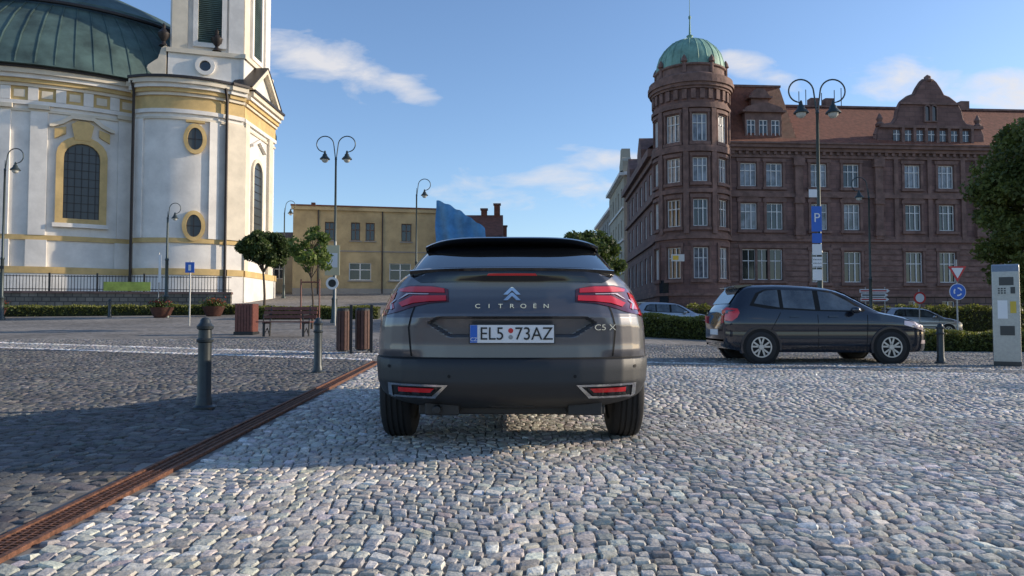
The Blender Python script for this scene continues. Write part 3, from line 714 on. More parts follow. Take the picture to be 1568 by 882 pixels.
def tarp():
    e=empty('blue_tarpaulin_scaffold'); bt=mat('blue_tarpaulin',(.06,.24,.50),.6,nscale=1,namt=.35,bscale=2,bstr=.6)
    M=MB(); xs=np.linspace(-6.3,-2.2,26); zs=np.linspace(0,1,14)
    vs=[];fs=[]
    for x in xs:
        top=10.6-2.3*((x+6.3)/4.1)**1.3+.06*math.sin(x*7)
        for t in zs:
            z=3.0+(top-3.0)*t; vs.append((x+.05*math.sin(z*2),60.8+.14*math.sin(x*5+z*.7)+.08*math.sin(z*3+x),float(z)))
    nz=len(zs)
    for i in range(len(xs)-1):
        for j in range(nz-1): fs.append((i*nz+j,(i+1)*nz+j,(i+1)*nz+j+1,i*nz+j+1))
    M.add(vs,fs,bt); M.obj('sheet',e,smooth=60)
    M=MB()
    for x in(-6.2,-5,-3.8,-2.5): M.tube([(x,61.2,2.4),(x,61.2,10.3-.56*(x+6.2))],.04,6,iron); M.tube([(x,63,2.4),(x,63,10.0-.56*(x+6.2))],.04,6,iron)
    for z in(4,6,8): M.tube([(-6.2,61.2,z),(-2.5,61.2,z)],.04,6,iron)
    M.obj('scaffold',e)
tarp()
# ------------------------------------------------------------------ foliage
def leafmat(name,c):
    m=bpy.data.materials.new(name); m.use_nodes=True; nt=m.node_tree; b=nt.nodes['Principled BSDF']; b.inputs['Roughness'].default_value=.55
    a=nt.nodes.new('ShaderNodeAttribute'); a.attribute_name='lr'
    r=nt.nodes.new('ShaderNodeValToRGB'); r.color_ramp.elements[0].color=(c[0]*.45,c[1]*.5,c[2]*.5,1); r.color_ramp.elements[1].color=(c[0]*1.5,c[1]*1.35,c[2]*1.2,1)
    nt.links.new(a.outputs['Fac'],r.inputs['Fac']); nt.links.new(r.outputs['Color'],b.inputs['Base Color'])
    tr=nt.nodes.new('ShaderNodeBsdfTranslucent'); nt.links.new(r.outputs['Color'],tr.inputs['Color'])
    mx=nt.nodes.new('ShaderNodeMixShader'); mx.inputs[0].default_value=.4; out=nt.nodes['Material Output']
    nt.links.new(b.outputs[0],mx.inputs[1]); nt.links.new(tr.outputs[0],mx.inputs[2]); nt.links.new(mx.outputs[0],out.inputs['Surface'])
    return m
lm_d=leafmat('leaves_dark',(.065,.105,.03)); lm_m=leafmat('leaves_mid',(.075,.12,.03)); lm_l=leafmat('leaves_light',(.13,.20,.045)); lm_h=leafmat('hedge_leaves',(.12,.14,.03)); lm_o=leafmat('leaves_olive',(.13,.16,.04))
bark=mat('bark',(.10,.075,.055),.9,nscale=12,namt=.5,bscale=25,bstr=.6)
def leaves(name,P,size,m,parent=None,R=None):
    N=len(P); a=np.random.normal(size=(N,3)); a/=np.linalg.norm(a,axis=1)[:,None]; b=np.random.normal(size=(N,3)); b-=a*(a*b).sum(1)[:,None]; b/=np.linalg.norm(b,axis=1)[:,None]
    s=size*np.random.uniform(.6,1.3,N)[:,None]; 
    V=np.stack([P-a*s,P-b*s*.55+a*s*.1,P+a*s,P+b*s*.55+a*s*.1],1).reshape(-1,3)
    me=bpy.data.meshes.new(name); me.vertices.add(4*N); me.vertices.foreach_set('co',V.ravel())
    me.loops.add(4*N); me.loops.foreach_set('vertex_index',np.arange(4*N,dtype=np.int32)); me.polygons.add(N); me.polygons.foreach_set('loop_start',(np.arange(N)*4).astype(np.int32))
    me.update(calc_edges=True)
    r=np.random.uniform(0,1,N) if R is None else np.clip(R+np.random.normal(0,.18,N),0,1)
    at=me.attributes.new('lr','FLOAT','POINT'); at.data.foreach_set('value',np.repeat(r,4).astype(np.float32))
    me.materials.append(m); o=bpy.data.objects.new(name,me); sc.collection.objects.link(o); o.parent=parent; return o
def tree(name,x,y,H,cz,rx,rz,nc,nl,ls,m,tr=.12,core=.8,cs=.3,lean=0):
    z0=gz(x,y); e=empty(name,(0,0,0)); M=MB()
    top=z0+cz
    pts=[(x+lean*t*t+.05*math.sin(t*5),y+.04*math.cos(t*4),z0-.05+(cz)*t) for t in np.linspace(0,1,7)]
    M.tube(pts,[tr*(1.25 if i==0 else 1-.08*i) for i in range(7)],8,bark)
    cen=[]
    while len(cen)<nc:
        v=np.random.uniform(-1,1,3); l=np.linalg.norm(v)
        if l>1 or l<.28: continue
        cen.append(v*np.array([rx,rx,rz])*core+np.array([x+lean,y,top]))
    for c in cen[:min(nc,16)]:
        s=Vector(pts[4 if c[2]<top else 6]); q=Vector(c); mid=s.lerp(q,.5)+Vector((0,0,.06*rz)); M.tube([s,mid,q],[tr*.5,tr*.3,tr*.1],5,bark)
    M.obj('trunk',e,smooth=60)
    P=[];Rr=[]
    for c in cen:
        d=np.random.normal(size=(nl,3)); d/=np.linalg.norm(d,axis=1)[:,None]; r=np.random.uniform(.25,1,nl)[:,None]**.6
        sz=cs*rx*random.uniform(.7,1.25)
        P.append(c+d*r*sz*np.array([1,1,.75])); Rr.append(np.full(nl,random.uniform(.15,.85)))
    leaves('crown',np.concatenate(P),ls,m,e,np.concatenate(Rr)); return e
tree('round_tree',-11.6,34.5,5,3.15,1.3,1.0,90,230,.085,lm_d,.07,.78,.25)
tree('young_tree',-7.1,26.2,4,2.75,.85,1.0,34,60,.075,lm_l,.04,.9,.26)
tree('linden_tree',5.2,50,7,3.7,2.6,2.5,100,260,.13,lm_m,.2,.82,.25)
tree('linden_tree',24.4,31,11,5.7,4.8,5.4,230,340,.12,lm_o,.3,.88,.16)
tree('linden_tree',31,36,13,8,6,6,160,260,.17,lm_d,.35,.85,.22)
tree('linden_tree',31,12.6,9,5.6,2.4,3.0,80,150,.15,lm_d,.3,.85,.24)
def hedge(name,pts,w,h,n,ls=.045,m=None):
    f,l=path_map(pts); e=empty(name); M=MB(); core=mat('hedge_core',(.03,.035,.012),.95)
    k=max(2,int(l))
    for i in range(k):
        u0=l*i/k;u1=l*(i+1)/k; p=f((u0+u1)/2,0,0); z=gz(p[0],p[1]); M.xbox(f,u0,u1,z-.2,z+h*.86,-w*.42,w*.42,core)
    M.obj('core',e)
    u=np.random.uniform(0,l,n); o=np.random.uniform(-w/2,w/2,n); t=np.random.uniform(0,1,n)
    side=np.random.rand(n); t=np.where(side<.45,np.random.uniform(.9,1.03,n),t); o=np.where(side>=.45,np.sign(o)*w/2*np.random.uniform(.85,1.06,n),o)
    P=[]
    for i in range(n):
        p=f(u[i],0,o[i]); P.append((p[0],p[1],gz(p[0],p[1])+h*t[i]*(1+.06*math.sin(u[i]*3)+.04*math.sin(u[i]*7+o[i]*4))))
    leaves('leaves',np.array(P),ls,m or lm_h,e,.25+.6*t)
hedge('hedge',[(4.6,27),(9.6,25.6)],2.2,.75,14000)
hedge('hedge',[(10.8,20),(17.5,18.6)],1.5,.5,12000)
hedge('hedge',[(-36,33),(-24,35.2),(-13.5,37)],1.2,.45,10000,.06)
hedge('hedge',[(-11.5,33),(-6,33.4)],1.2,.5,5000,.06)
hedge('hedge',[(10,42),(30,44)],1.5,1.5,9000,.09)
# ------------------------------------------------------------------ street lamps
lampm=mat('lamp_iron',(.05,.065,.065),.45,.5); lampg=mat('lamp_globe',(.55,.55,.5),.2,0)
def lamp(x,y,H,sides,sc_=1.0,name='street_lamp'):
    z0=gz(x,y); e=empty(name,(x,y,z0)); M=MB(); G=MB()
    M.lathe(0,0,[(.17,-.05),(.17,.08),(.12,.14),(.11,.9),(.13,.95),(.075,1.05),(.07,2.6),(.09,2.65),(.055,2.75),(.04,H-1.0*sc_),(.055,H-.98*sc_),(.03,H-.9*sc_)],14,lampm)
    for s in sides:
        r=.38*sc_; cx=.47*sc_; cz=H-r
        p=[(0,0,H-1.3*sc_),(s*.015,0,H-1.0*sc_),(s*.05,0,H-.7*sc_)]
        for k in range(0,19):
            a=math.radians(k*14); rr=r*(1-.012*k)
            p.append((s*(cx-rr*math.cos(a)),0,cz+rr*math.sin(a)))
        M.tube(p,.022*sc_,8,lampm)
        q=p[-1]; lx=s*(cx-.02); lz=q[2]+.02
        M.tube([q,(lx,0,lz-.05)],.018*sc_,6,lampm)
        M.lathe(lx,0,[(.02,lz+.02),(.04,lz-.02),(.05,lz-.1*sc_),(.09*sc_,lz-.14*sc_),(.10*sc_,lz-.2*sc_),(.2*sc_,lz-.31*sc_),(.21*sc_,lz-.34*sc_),(.15*sc_,lz-.34*sc_)],16,lampm)
        G.lathe(lx,0,[(.14*sc_,lz-.342*sc_),(.13*sc_,lz-.4*sc_),(.08*sc_,lz-.46*sc_),(.01,lz-.48*sc_)],14,lampg)
    if len(sides)==1: M.tube([(0,0,H-1.3*sc_),(0,0,H-.55*sc_)],[.03,.012],6,lampm)
    M.obj('pole',e,smooth=40); G.obj('lanterns',e,smooth=40); return e
lamp(8.55,20.5,7.55,(-1,1)); lamp(-7.2,30,7.65,(-1,1)); lamp(-5.45,42,7.45,(1,)); lamp(-22.1,32,7.5,(1,)); lamp(-15.9,34,5.3,(1,),.75)
lamp(16.5,34,7.4,(-1,)); lamp(-17,55,7.3,(1,)); 
# ------------------------------------------------------------------ bollards
bolm=mat('bollard_paint',(.04,.05,.055),.4,.3,nscale=10,namt=.25)
def bollard(x,y,h=.9):
    z=gz(x,y); M=MB()
    M.lathe(0,0,[(.10,-.03),(.10,.02),(.078,.04),(.07,.1),(.063,.12),(.06,h*.72),(.075,h*.73),(.078,h*.755),(.062,h*.77),(.058,h*.86),(.075,h*.87),(.078,h*.9),(.06,h*.925),(.05,h*.94),(.045,h*.97),(.03,h*.99),(.005,h)],20,bolm)
    o=M.obj('bollard',None,smooth=35); o.location=(x,y,z)
for x,y,h in((-2.92,7.05,.87),(-3.06,11.7,.87),(-9.95,27,.8),(-18.6,34.2,.85),(-26.1,40,.9),(8.15,14.1,.76),(-3.3,17.2,.87),(5.0,27.0,.8)): bollard(x,y,h)
# ------------------------------------------------------------------ bench, bins, planters
wood=mat('bench_wood',(.17,.055,.04),.55,nscale=14,namt=.4)
def bench(x,y,rz):
    e=empty('park_bench',(x,y,gz(x,y)),rz); M=MB()
    for i in range(4): M.box(-.85,.85,-.28+i*.115,-.28+i*.115+.095,.42,.455,wood)
    for i in range(3):
        z=.54+i*.125; M.box(-.85,.85,.2+i*.03,.235+i*.03,z,z+.1,wood)
    M.obj('slats',e,bevel=.006); F=MB()
    for s in(-.62,.62):
        F.box(s-.03,s+.03,-.25,-.2,0,.42,iron); F.box(s-.03,s+.03,-.27,.2,.38,.418,iron)
        F.tube([(s,.16,0),(s,.2,.42),(s,.3,.92)],.03,6,iron); F.tube([(s,-.24,.42),(s,-.27,.64),(s,.22,.66)],.02,6,iron)
        F.tube([(s,-.24,.02),(s,0,.25),(s,.17,.02)],.018,6,iron)
    F.obj('frame',e)
bench(-6.75,22.2,math.radians(-8))
brownm=mat('bin_wood',(.085,.035,.025),.6,nscale=10,namt=.4)
def bin_(x,y,h,w,name='litter_bin'):
    e=empty(name,(x,y,gz(x,y)),.15); M=MB()
    n=12
    for i in range(n):
        a=2*PI*i/n; cx,cy=w/2*math.cos(a),w/2*math.sin(a); t=w*.11
        vs=[(cx+ (-math.sin(a))*s*t+math.cos(a)*q*.012,cy+math.cos(a)*s*t+math.sin(a)*q*.012,z) for z in(.08,h*.92) for s,q in((-1,-1),(1,-1),(1,1),(-1,1))]
        M.add(vs,[(0,1,5,4),(1,2,6,5),(2,3,7,6),(3,0,4,7),(4,5,6,7)],brownm)
    M.obj('slats',e); F=MB(); F.lathe(0,0,[(w*.46,.05),(w*.46,h*.9)],14,iron); F.lathe(0,0,[(w*.54,h*.9),(w*.54,h*.95),(w*.4,h*.98),(w*.38,h*.93)],16,iron)
    F.box(w*.55,w*.55+.06,-.03,.03,-.03,h*1.05,iron); F.obj('liner',e)
bin_(-3.72,16.3,1.02,.26); bin_(-3.35,16.6,1.02,.3); 
M=MB(); x,y=-8.35,23.3; z=gz(x,y)
M.box(x-.3,x+.3,y-.3,y+.3,z-.02,z+.08,iron)
for i in range(6):
    M.box(x-.26+i*.09,x-.26+i*.09+.075,y-.28,y-.255,z+.08,z+.95,wood); M.box(x-.26+i*.09,x-.26+i*.09+.075,y+.255,y+.28,z+.08,z+.95,wood)
    M.box(x-.28,x-.262,y-.25+i*.085,y-.25+i*.085+.075,z+.08,z+.95,wood); M.box(x+.262,x+.28,y-.25+i*.085,y-.25+i*.085+.075,z+.08,z+.95,wood)
M.box(x-.25,x+.25,y-.25,y+.25,z+.08,z+.9,iron); M.obj('wooden_planter')
redl=leafmat('flower_petals',(.35,.05,.04))
def flower(x,y):
    e=empty('flower_planter',(0,0,0)); z=gz(x,y); M=MB(); M.lathe(x,y,[(.3,z-.02),(.38,z+.1),(.5,z+.4),(.54,z+.46),(.48,z+.46),(.4,z+.4)],18,brownm); M.obj('bowl',e,smooth=40)
    P=np.random.normal(0,1,(900,3))*np.array([.22,.22,.1])+np.array([x,y,z+.58]); leaves('plants',P,.05,lm_m,e)
    P=np.random.normal(0,1,(160,3))*np.array([.22,.22,.08])+np.array([x,y,z+.68]); leaves('flowers',P,.045,redl,e)
flower(-16.1,34.0); flower(-14.2,35.2); flower(-23.4,33.4)
M=MB()
for dx_ in(-.35,.3): M.tube([(-7.1+dx_,26.1,gz(-7.1,26)-.05),(-7.1+dx_,26.1,gz(-7.1,26)+1.75)],.03,6,wood)
M.tube([(-7.45,26.1,gz(-7.1,26)+1.65),(-6.8,26.1,gz(-7.1,26)+1.65)],.025,6,wood); M.obj('tree_stake')
# ------------------------------------------------------------------ signs
blue=mat('sign_blue',(.02,.12,.5),.4); swhite=mat('sign_white',(.75,.75,.75),.4); sred=mat('sign_red',(.55,.03,.03),.4); galv=mat('galvanised_steel',(.30,.31,.32),.45,.7); syel=mat('sign_cream',(.55,.5,.33),.5)
def ymap(x,y): return lambda u,z,o=0:(x+u,y-o,z)
def post(M,x,y,h,r=.03): z=gz(x,y); M.tube([(x,y,z-.05),(x,y,z+h)],r,8,galv)
e=empty('parking_sign'); M=MB(); f=ymap(8.42,20.36)
M.prism([(-.14,3.25),(.14,3.25),(.14,3.95),(-.14,3.95)],f,0,.02,blue)
M.prism([(-.13,2.25),(.13,2.25),(.13,2.55),(-.13,2.55)],f,0,.02,swhite); M.prism([(-.13,1.9),(.13,1.9),(.13,2.2),(-.13,2.2)],f,0,.02,swhite); M.prism([(-.13,2.6),(.13,2.6),(.13,2.9),(-.13,2.9)],f,0,.02,swhite); M.prism([(-.13,2.93),(.13,2.93),(.13,3.2),(-.13,3.2)],f,0,.02,blue)
M.prism([(-.2,4.2),(.02,4.2),(.02,4.42),(-.2,4.42)],f,0,.02,swhite)
M.obj('plates',e); text('P',.36,(8.42,20.33,3.62),swhite,'letter',e)
for k in range(3): text('0-24 h Po-Pa',.045,(8.42,20.335,2.47-.1*k),iron,'small_print',e,ext=.001)
def circ(r,cz,n=28): return [(r*math.cos(2*PI*i/n),cz+r*math.sin(2*PI*i/n)) for i in range(n)]
x,y=16.25,27.0; z=gz(x,y); e=empty('traffic_sign'); M=MB(); post(M,x,y,3.0)
f=ymap(x,y-.04); M.prism([(-.33,z+2.75),(.0,z+2.18),(.33,z+2.75)],f,0,.02,sred); M.prism([(-.22,z+2.69),(.0,z+2.31),(.22,z+2.69)],f,.021,.028,swhite)
M.prism(circ(.3,z+1.82),f,0,.02,swhite); M.prism(circ(.28,z+1.82),f,.021,.026,blue)
for k in range(3):
    a0=2*PI*k/3+.3; inner=[];outer=[]
    for t in range(6):
        a=a0+t*.26; inner.append((.11*math.cos(a),z+1.82+.11*math.sin(a))); outer.append((.16*math.cos(a),z+1.82+.16*math.sin(a)))
    M.prism(outer+inner[::-1],f,.027,.030,swhite)
M.obj('plates_and_post',e)
x,y=15.9,34.5; e=empty('direction_sign'); M=MB(); post(M,x+.6,y,2.3); post(M,x+1.5,y,2.3); f=ymap(x+1,y-.05); z=gz(x,y)
for k,(m1,w) in enumerate(((sred,.7),(swhite,.62),(sred,.66))):
    zz=z+2.05-.2*k; M.prism([(-w,zz),(w-.1,zz),(w,zz+.08),(w-.1,zz+.16),(-w,zz+.16)],f,0,.02,swhite); M.prism([(-w+.03,zz+.05),(w-.15,zz+.05),(w-.15,zz+.11),(-w+.03,zz+.11)],f,.021,.024,sred if m1==sred else iron)
M.obj('plates',e)
x,y=19.0,34.5; e=empty('traffic_sign'); M=MB(); post(M,x,y,2.2); f=ymap(x,y-.04); M.prism(circ(.28,1.8),f,0,.02,sred); M.prism(circ(.2,1.8),f,.021,.024,swhite); M.obj('plate_and_post',e)
x,y=-12.2,28; e=empty('traffic_sign'); M=MB(); z=gz(x,y); post(M,x,y,2.45,.028); f=ymap(x,y-.04); M.prism([(-.17,z+2.0),(.17,z+2.0),(.17,z+2.4),(-.17,z+2.4)],f,0,.02,blue); M.prism([(-.05,z+2.08),(.05,z+2.08),(.05,z+2.3),(-.05,z+2.3)],f,.021,.024,swhite); M.obj('plate_and_post',e)
x,y=-16.5,34.5; e=empty('flag_banner'); M=MB(); z=gz(x,y); post(M,x,y,3.0,.02); f=ymap(x,y-.03); M.prism([(0,z+1.6),(.12,z+1.6),(.12,z+2.9),(0,z+2.9)],f,0,.01,swhite); M.obj('banner_and_post',e)
x,y=-6.85,28.2; e=empty('information_sign'); M=MB(); z=gz(x,y); post(M,x+.1,y,3.2,.035); f=ymap(x,y-.05); M.prism([(-.28,z+1.9),(.28,z+1.9),(.28,z+3.05),(-.28,z+3.05)],f,0,.03,syel); M.prism([(-.2,z+2.2),(.2,z+2.2),(.2,z+2.75),(-.2,z+2.75)],f,.031,.034,swhite)
M.prism(circ(.24,z+1.6),f,0,.02,swhite); M.prism(circ(.15,z+1.6),f,.021,.024,iron); M.obj('plates_and_post',e)
x,y=-22.3,31.7; e=empty('traffic_sign'); M=MB(); z=gz(x,y); f=ymap(x,y-.04); post(M,x,y,2.6,.02); M.prism([(-.1,z+2.2),(.5,z+2.2),(.5,z+2.33),(-.1,z+2.33)],f,0,.02,iron); M.obj('arrow_and_post',e)
# ------------------------------------------------------------------ parking meter
def meter():
    x,y=8.98,13.45; e=empty('parking_meter',(x,y,0),math.radians(-32)); st=mat('brushed_steel',(.36,.37,.37),.35,.75,nscale=30,namt=.12); dk=mat('meter_dark',(.03,.035,.04),.3)
    M=MB(); prof=[(.15,0),(.15,1.70),(.10,1.80),(.03,1.84),(-.17,1.80),(-.17,0)]
    M.prism([(b,c) for b,c in prof],lambda u,z,o:(o,-u,z),-.21,.21,st); M.obj('cabinet',e,bevel=.015)
    D=MB(); f=lambda u,z,o:(u,-.15-o,z)
    D.prism([(-.15,1.28),(.15,1.28),(.15,1.66),(-.15,1.66)],f,0.001,.012,st); D.prism([(-.10,1.45),(.12,1.45),(.12,1.6),(-.10,1.6)],f,.013,.016,dk)
    for i in range(3):
        for j in range(3): D.prism([(-.12+i*.045,1.3+j*.04),(-.09+i*.045,1.3+j*.04),(-.09+i*.045,1.325+j*.04),(-.12+i*.045,1.325+j*.04)],f,.013,.02,dk)
    D.prism([(.07,1.3),(.14,1.3),(.14,1.42),(.07,1.42)],f,.013,.02,dk); D.prism([(-.13,.85),(.02,.85),(.02,1.18),(-.13,1.18)],f,.001,.006,swhite)
    D.prism([(.06,.95),(.15,.95),(.15,1.16),(.06,1.16)],f,.001,.01,mat('meter_yellow',(.6,.42,.05),.5)); D.prism([(-.1,.55),(.12,.55),(.12,.72),(-.1,.72)],f,.001,.012,dk)
    D.prism([(-.21,0),(.21,0),(.21,.08),(-.21,.08)],f,.001,.006,dk)
    D.obj('front_panel',e)
meter()
# ------------------------------------------------------------------ wheels
rub=mat('tyre_rubber',(.018,.018,.019),.8,nscale=30,namt=.2); alloy=mat('alloy_wheel',(.50,.50,.51),.3,.85)
def wheel(parent,x,y,z,r,w,side,name='wheel',tread=False):
    M=MB(); R=r
    prof=[(R*.62,-w/2+.02),(R*.66,-w/2+.005),(R*.85,-w/2),(R*.95,-w/2+.012),(R*.985,-w/2+.03)]
    if tread:
        for c in(-.055,-.02,.02,.055): prof+=[(R,c-.007),(R-.009,c-.006),(R-.009,c+.006),(R,c+.007)]
    else: prof+=[(R,-w/2+.05),(R,w/2-.05)]
    prof+=[(R*.985,w/2-.03),(R*.95,w/2-.012),(R*.85,w/2),(R*.66,w/2-.005),(R*.62,w/2-.02)]
    M.lathe(0,0,prof,48,rub,'x')
    s=side; 
    def fx(u,v,o): return (s*(w/2-.03+o),u,v)
    M.ring([(R*.655*math.cos(2*PI*i/40),R*.655*math.sin(2*PI*i/40)) for i in range(40)],[(R*.58*math.cos(2*PI*i/40),R*.58*math.sin(2*PI*i/40)) for i in range(40)],fx,0,.035,alloy)
    M.prism([(R*.6*math.cos(2*PI*i/30),R*.6*math.sin(2*PI*i/30)) for i in range(30)],fx,-.05,-.04,iron)
    for k in range(5):
        a=2*PI*k/5+.3
        for da in(-.13,.13):
            c,sn=math.cos(a),math.sin(a); c2,s2=math.cos(a+da*2.0),math.sin(a+da*2.0)
            t=R*.055
            p=[(R*.1*c-sn*t,R*.1*sn+c*t),(R*.1*c+sn*t,R*.1*sn-c*t),(R*.6*c2+s2*t,R*.6*s2-c2*t),(R*.6*c2-s2*t,R*.6*s2+c2*t)]
            M.prism(p,fx,-.01,.02,alloy)
    M.prism([(R*.16*math.cos(2*PI*i/16),R*.16*math.sin(2*PI*i/16)) for i in range(16)],fx,-.01,.028,alloy)
    o=M.obj(name,parent,smooth=35); o.location=(x,y,z); return o
# ------------------------------------------------------------------ main crossover car
paint=mat('grey_metallic_paint',(.125,.122,.130),.34,.5,coat=.75); plast=mat('black_plastic',(.022,.024,.027),.5,bscale=200,bstr=.05); gloss=mat('gloss_black',(.008,.008,.009),.08,0,coat=.5)
cglassd=mat('tinted_glass',(.006,.007,.008),.03,0,spec=.9,coat=.4); chrome=mat('chrome',(.72,.72,.73),.15,1); redL=mat('tail_lamp_red',(.60,.012,.015),.12,0,coat=1); redD=mat('tail_lamp_dark',(.09,.006,.008),.1,0,coat=1)
clearL=mat('lamp_clear',(.60,.50,.50),.1,.2,coat=1); dkline=mat('panel_gap',(.004,.004,.004),.8)
def main_car():
    e=empty('crossover_car',(0,0,0))
    LV=np.array([
     (.27,4.86,.74,9.10),(.31,4.70,.83,9.22),(.36,4.60,.89,9.30),(.45,4.555,.922,9.35),(.56,4.56,.932,9.37),(.60,4.575,.934,9.37),(.615,4.60,.928,9.37),(.70,4.605,.926,9.34),(.80,4.597,.918,9.28),
     (.865,4.585,.907,9.20),(.89,4.592,.902,9.12),(.93,4.63,.892,8.95),(.985,4.66,.872,8.55),(1.05,4.675,.845,8.1),(1.10,4.675,.81,7.95),(1.14,4.668,.765,7.85),(1.165,4.675,.725,7.8),(1.178,4.71,.70,7.75),(1.19,4.80,.69,7.72)])
    RT=np.array([(0,0),(.25,.008),(.45,.03),(.62,.065),(.75,.115),(.84,.18),(.90,.25),(.945,.33),(.975,.43),(.992,.56),(1,.75)])
    FT=np.array([(1,1.1),(.985,.7),(.95,.45),(.86,.25),(.7,.12),(.4,.03),(0,0)])
    def rear(xn,z):
        ax=abs(xn); y=np.interp(z,LV[:,0],LV[:,1])+np.interp(ax,RT[:,0],RT[:,1])
        w=np.interp(z,LV[:,0],LV[:,2]); x=ax*w
        hw=np.interp(z,[.735,.75,.83,.865],[.36,.40,.53,.475])
        m=(1-sstep(hw-.020,hw+.004,x))*sstep(.738,.758,z)*(1-sstep(.857,.870,z))
        y+=.060*float(m)
        y-=.018*float(sstep(.60,.68,ax)*(1-sstep(.80,.9,z))*sstep(.615,.65,z)*(1-sstep(.9,1,ax)))
        return y
    def mp(xn,z,off=0):
        w=np.interp(z,LV[:,0],LV[:,2]); return (float(xn*w),float(rear(xn,z)-off),float(z))
    xn=[1-(1-t)**1.6 for t in np.linspace(0,1,70)]
    zs=np.unique(np.concatenate([np.linspace(.27,.60,14),np.linspace(.615,.73,8),np.linspace(.735,.90,42),np.linspace(.91,1.14,16),[1.15,1.158,1.165,1.172,1.178,1.184,1.19]]))
    V=[];ring=None
    for z in zs:
        w=np.interp(z,LV[:,0],LV[:,2]); fy=np.interp(z,LV[:,0],LV[:,3]); half=[mp(a,z) for a in xn]
        ys=half[-1][1]
        for t in (.15,.3,.45,.6,.75,.9): half.append((float(w),ys+(fy-1.1-ys)*t,float(z)))
        for a,d in FT:
            half.append((float(a*w),float(fy-1.1+(1.1-d)),float(z)))
        h2=[(-p[0],p[1],p[2]) for p in half[1:-1]][::-1]
        full=half+h2; ring=len(full); V+=full
    M=MB(); nz=len(zs); fs=[];fm=[]
    for j in range(nz-1):
        for i in range(ring):
            k=(i+1)%ring; fs.append((j*ring+i,j*ring+k,(j+1)*ring+k,(j+1)*ring+i)); fm.append(plast if zs[j]<.612 else paint)
    M.add(V,[],paint); M.mi(paint);M.mi(plast)
    for f,m_ in zip(fs,fm): M.f.append(f); M.m.append(M.mi(m_))
    M.f.append(tuple(range(ring))[::-1]); M.m.append(M.mi(plast)); M.f.append(tuple((nz-1)*ring+i for i in range(ring))); M.m.append(M.mi(paint))
    body=M.obj('body',e,smooth=40)
    cut=MB()
    for yy in(5.50,8.28):
        for s in(-1,1):
            cut.lathe(yy,.345,[(.385,s*.64 if s>0 else -1.05),(.385,1.05 if s>0 else -.64)],40,plast,'x')
    co=cut.obj('arch_cut'); 
    bm=body.modifiers.new('b','BOOLEAN'); bm.operation='DIFFERENCE'; bm.object=co; bm.solver='EXACT'
    dg=bpy.context.evaluated_depsgraph_get(); nm=bpy.data.meshes.new_from_object(body.evaluated_get(dg)); 
    if len(nm.polygons)>500:
        body.modifiers.clear(); body.data=nm
    else: body.modifiers.clear()
    bpy.data.objects.remove(co)
    G=MB(); GL=[(1.183,4.80,.695,7.75),(1.22,4.90,.69,7.6),(1.28,5.07,.675,7.4),(1.34,5.24,.652,7.2),(1.385,5.38,.63,7.0),(1.415,5.5,.60,6.9),(1.44,5.75,.55,6.7),(1.46,6.0,.46,6.5),(1.468,6.2,.3,6.3)]
    vs=[];rg=None
    for z,r,w,fy in GL:
        h=[(a*w,r+.54*float(np.interp(a,RT[:,0],RT[:,1])),z) for a in xn[::3]]
        h.append((w,r+.54*.75,z)) if abs(h[-1][0]-w)>1e-6 else None
        ys=h[-1][1]; yf=fy-.4
        for t in(.2,.4,.6,.8): h.append((w,ys+(yf-ys)*t,z))
        for a,d in((1,0),(.95,.15),(.8,.28),(.5,.36),(0,.4)): h.append((a*w,yf+d,z))
        full=h+[(-p[0],p[1],p[2]) for p in h[1:-1]][::-1]; rg=len(full); vs+=full
    G.add(vs,[],cglassd); G.mi(cglassd);G.mi(gloss)
    for j in range(len(GL)-1):
        for i in range(rg):
            k=(i+1)%rg; G.f.append((j*rg+i,j*rg+k,(j+1)*rg+k,(j+1)*rg+i)); G.m.append(0 if j<4 else 1)
    G.f.append(tuple((len(GL)-1)*rg+i for i in range(rg))); G.m.append(1)
    G.obj('greenhouse',e,smooth=50)
    P=MB()
    for s in(-1,1):
        pts=[]
        for z,r,w,fy in GL[:6]:
            pts.append((s*(w*.955+.0),r+.54*float(np.interp(.955,RT[:,0],RT[:,1]))-.008,z)); pts.append((s*(w+.004),r+.54*.62,z)); pts.append((s*(w+.004),r+.85,z))
        f_=[]
        for i in range(5):
            a=i*3
            f_+= [(a,a+1,a+4,a+3),(a+1,a+2,a+5,a+4)]
        P.add(pts,f_,paint)
    P.obj('pillars',e,smooth=60)
    S=MB(); n=32; vs=[];fs=[]
    for i in range(n+1):
        t=-1+2*i/n; x=.635*t; drop=.055*abs(t)**5; yb=5.30+.14*abs(t)**3
        sec=[(yb+.45,1.450),(yb+.2,1.458),(yb+.03,1.447),(yb,1.436),(yb+.01,1.418),(yb+.06,1.395),(yb+.16,1.375),(yb+.4,1.39)]
        vs+=[(x,a,b-drop) for a,b in sec]
    K=8
    for i in range(n):
        for k in range(K): fs.append((i*K+k,i*K+(k+1)%K,(i+1)*K+(k+1)%K,(i+1)*K+k))
    fs.append(tuple(range(K))); fs.append(tuple(n*K+k for k in range(K))[::-1]); S.add(vs,fs,gloss)
    vs=[];fs=[]
    for i in range(n+1):
        t=-1+2*i/n; x=.67*t; yb=4.672+.17*abs(t)**2.5; zz=1.170-.010*abs(t)**3
        sec=[(yb+.14,zz+.010),(yb+.02,zz+.016),(yb-.004,zz+.008),(yb,zz-.010),(yb+.03,zz-.025),(yb+.14,zz-.025)]
        vs+=[(x,a,b) for a,b in sec]
    K=6
    for i in range(n):
        for k in range(K): fs.append((i*K+k,i*K+(k+1)%K,(i+1)*K+(k+1)%K,(i+1)*K+k))
    fs.append(tuple(range(K))); fs.append(tuple(n*K+k for k in range(K))[::-1]); S.add(vs,fs,gloss)
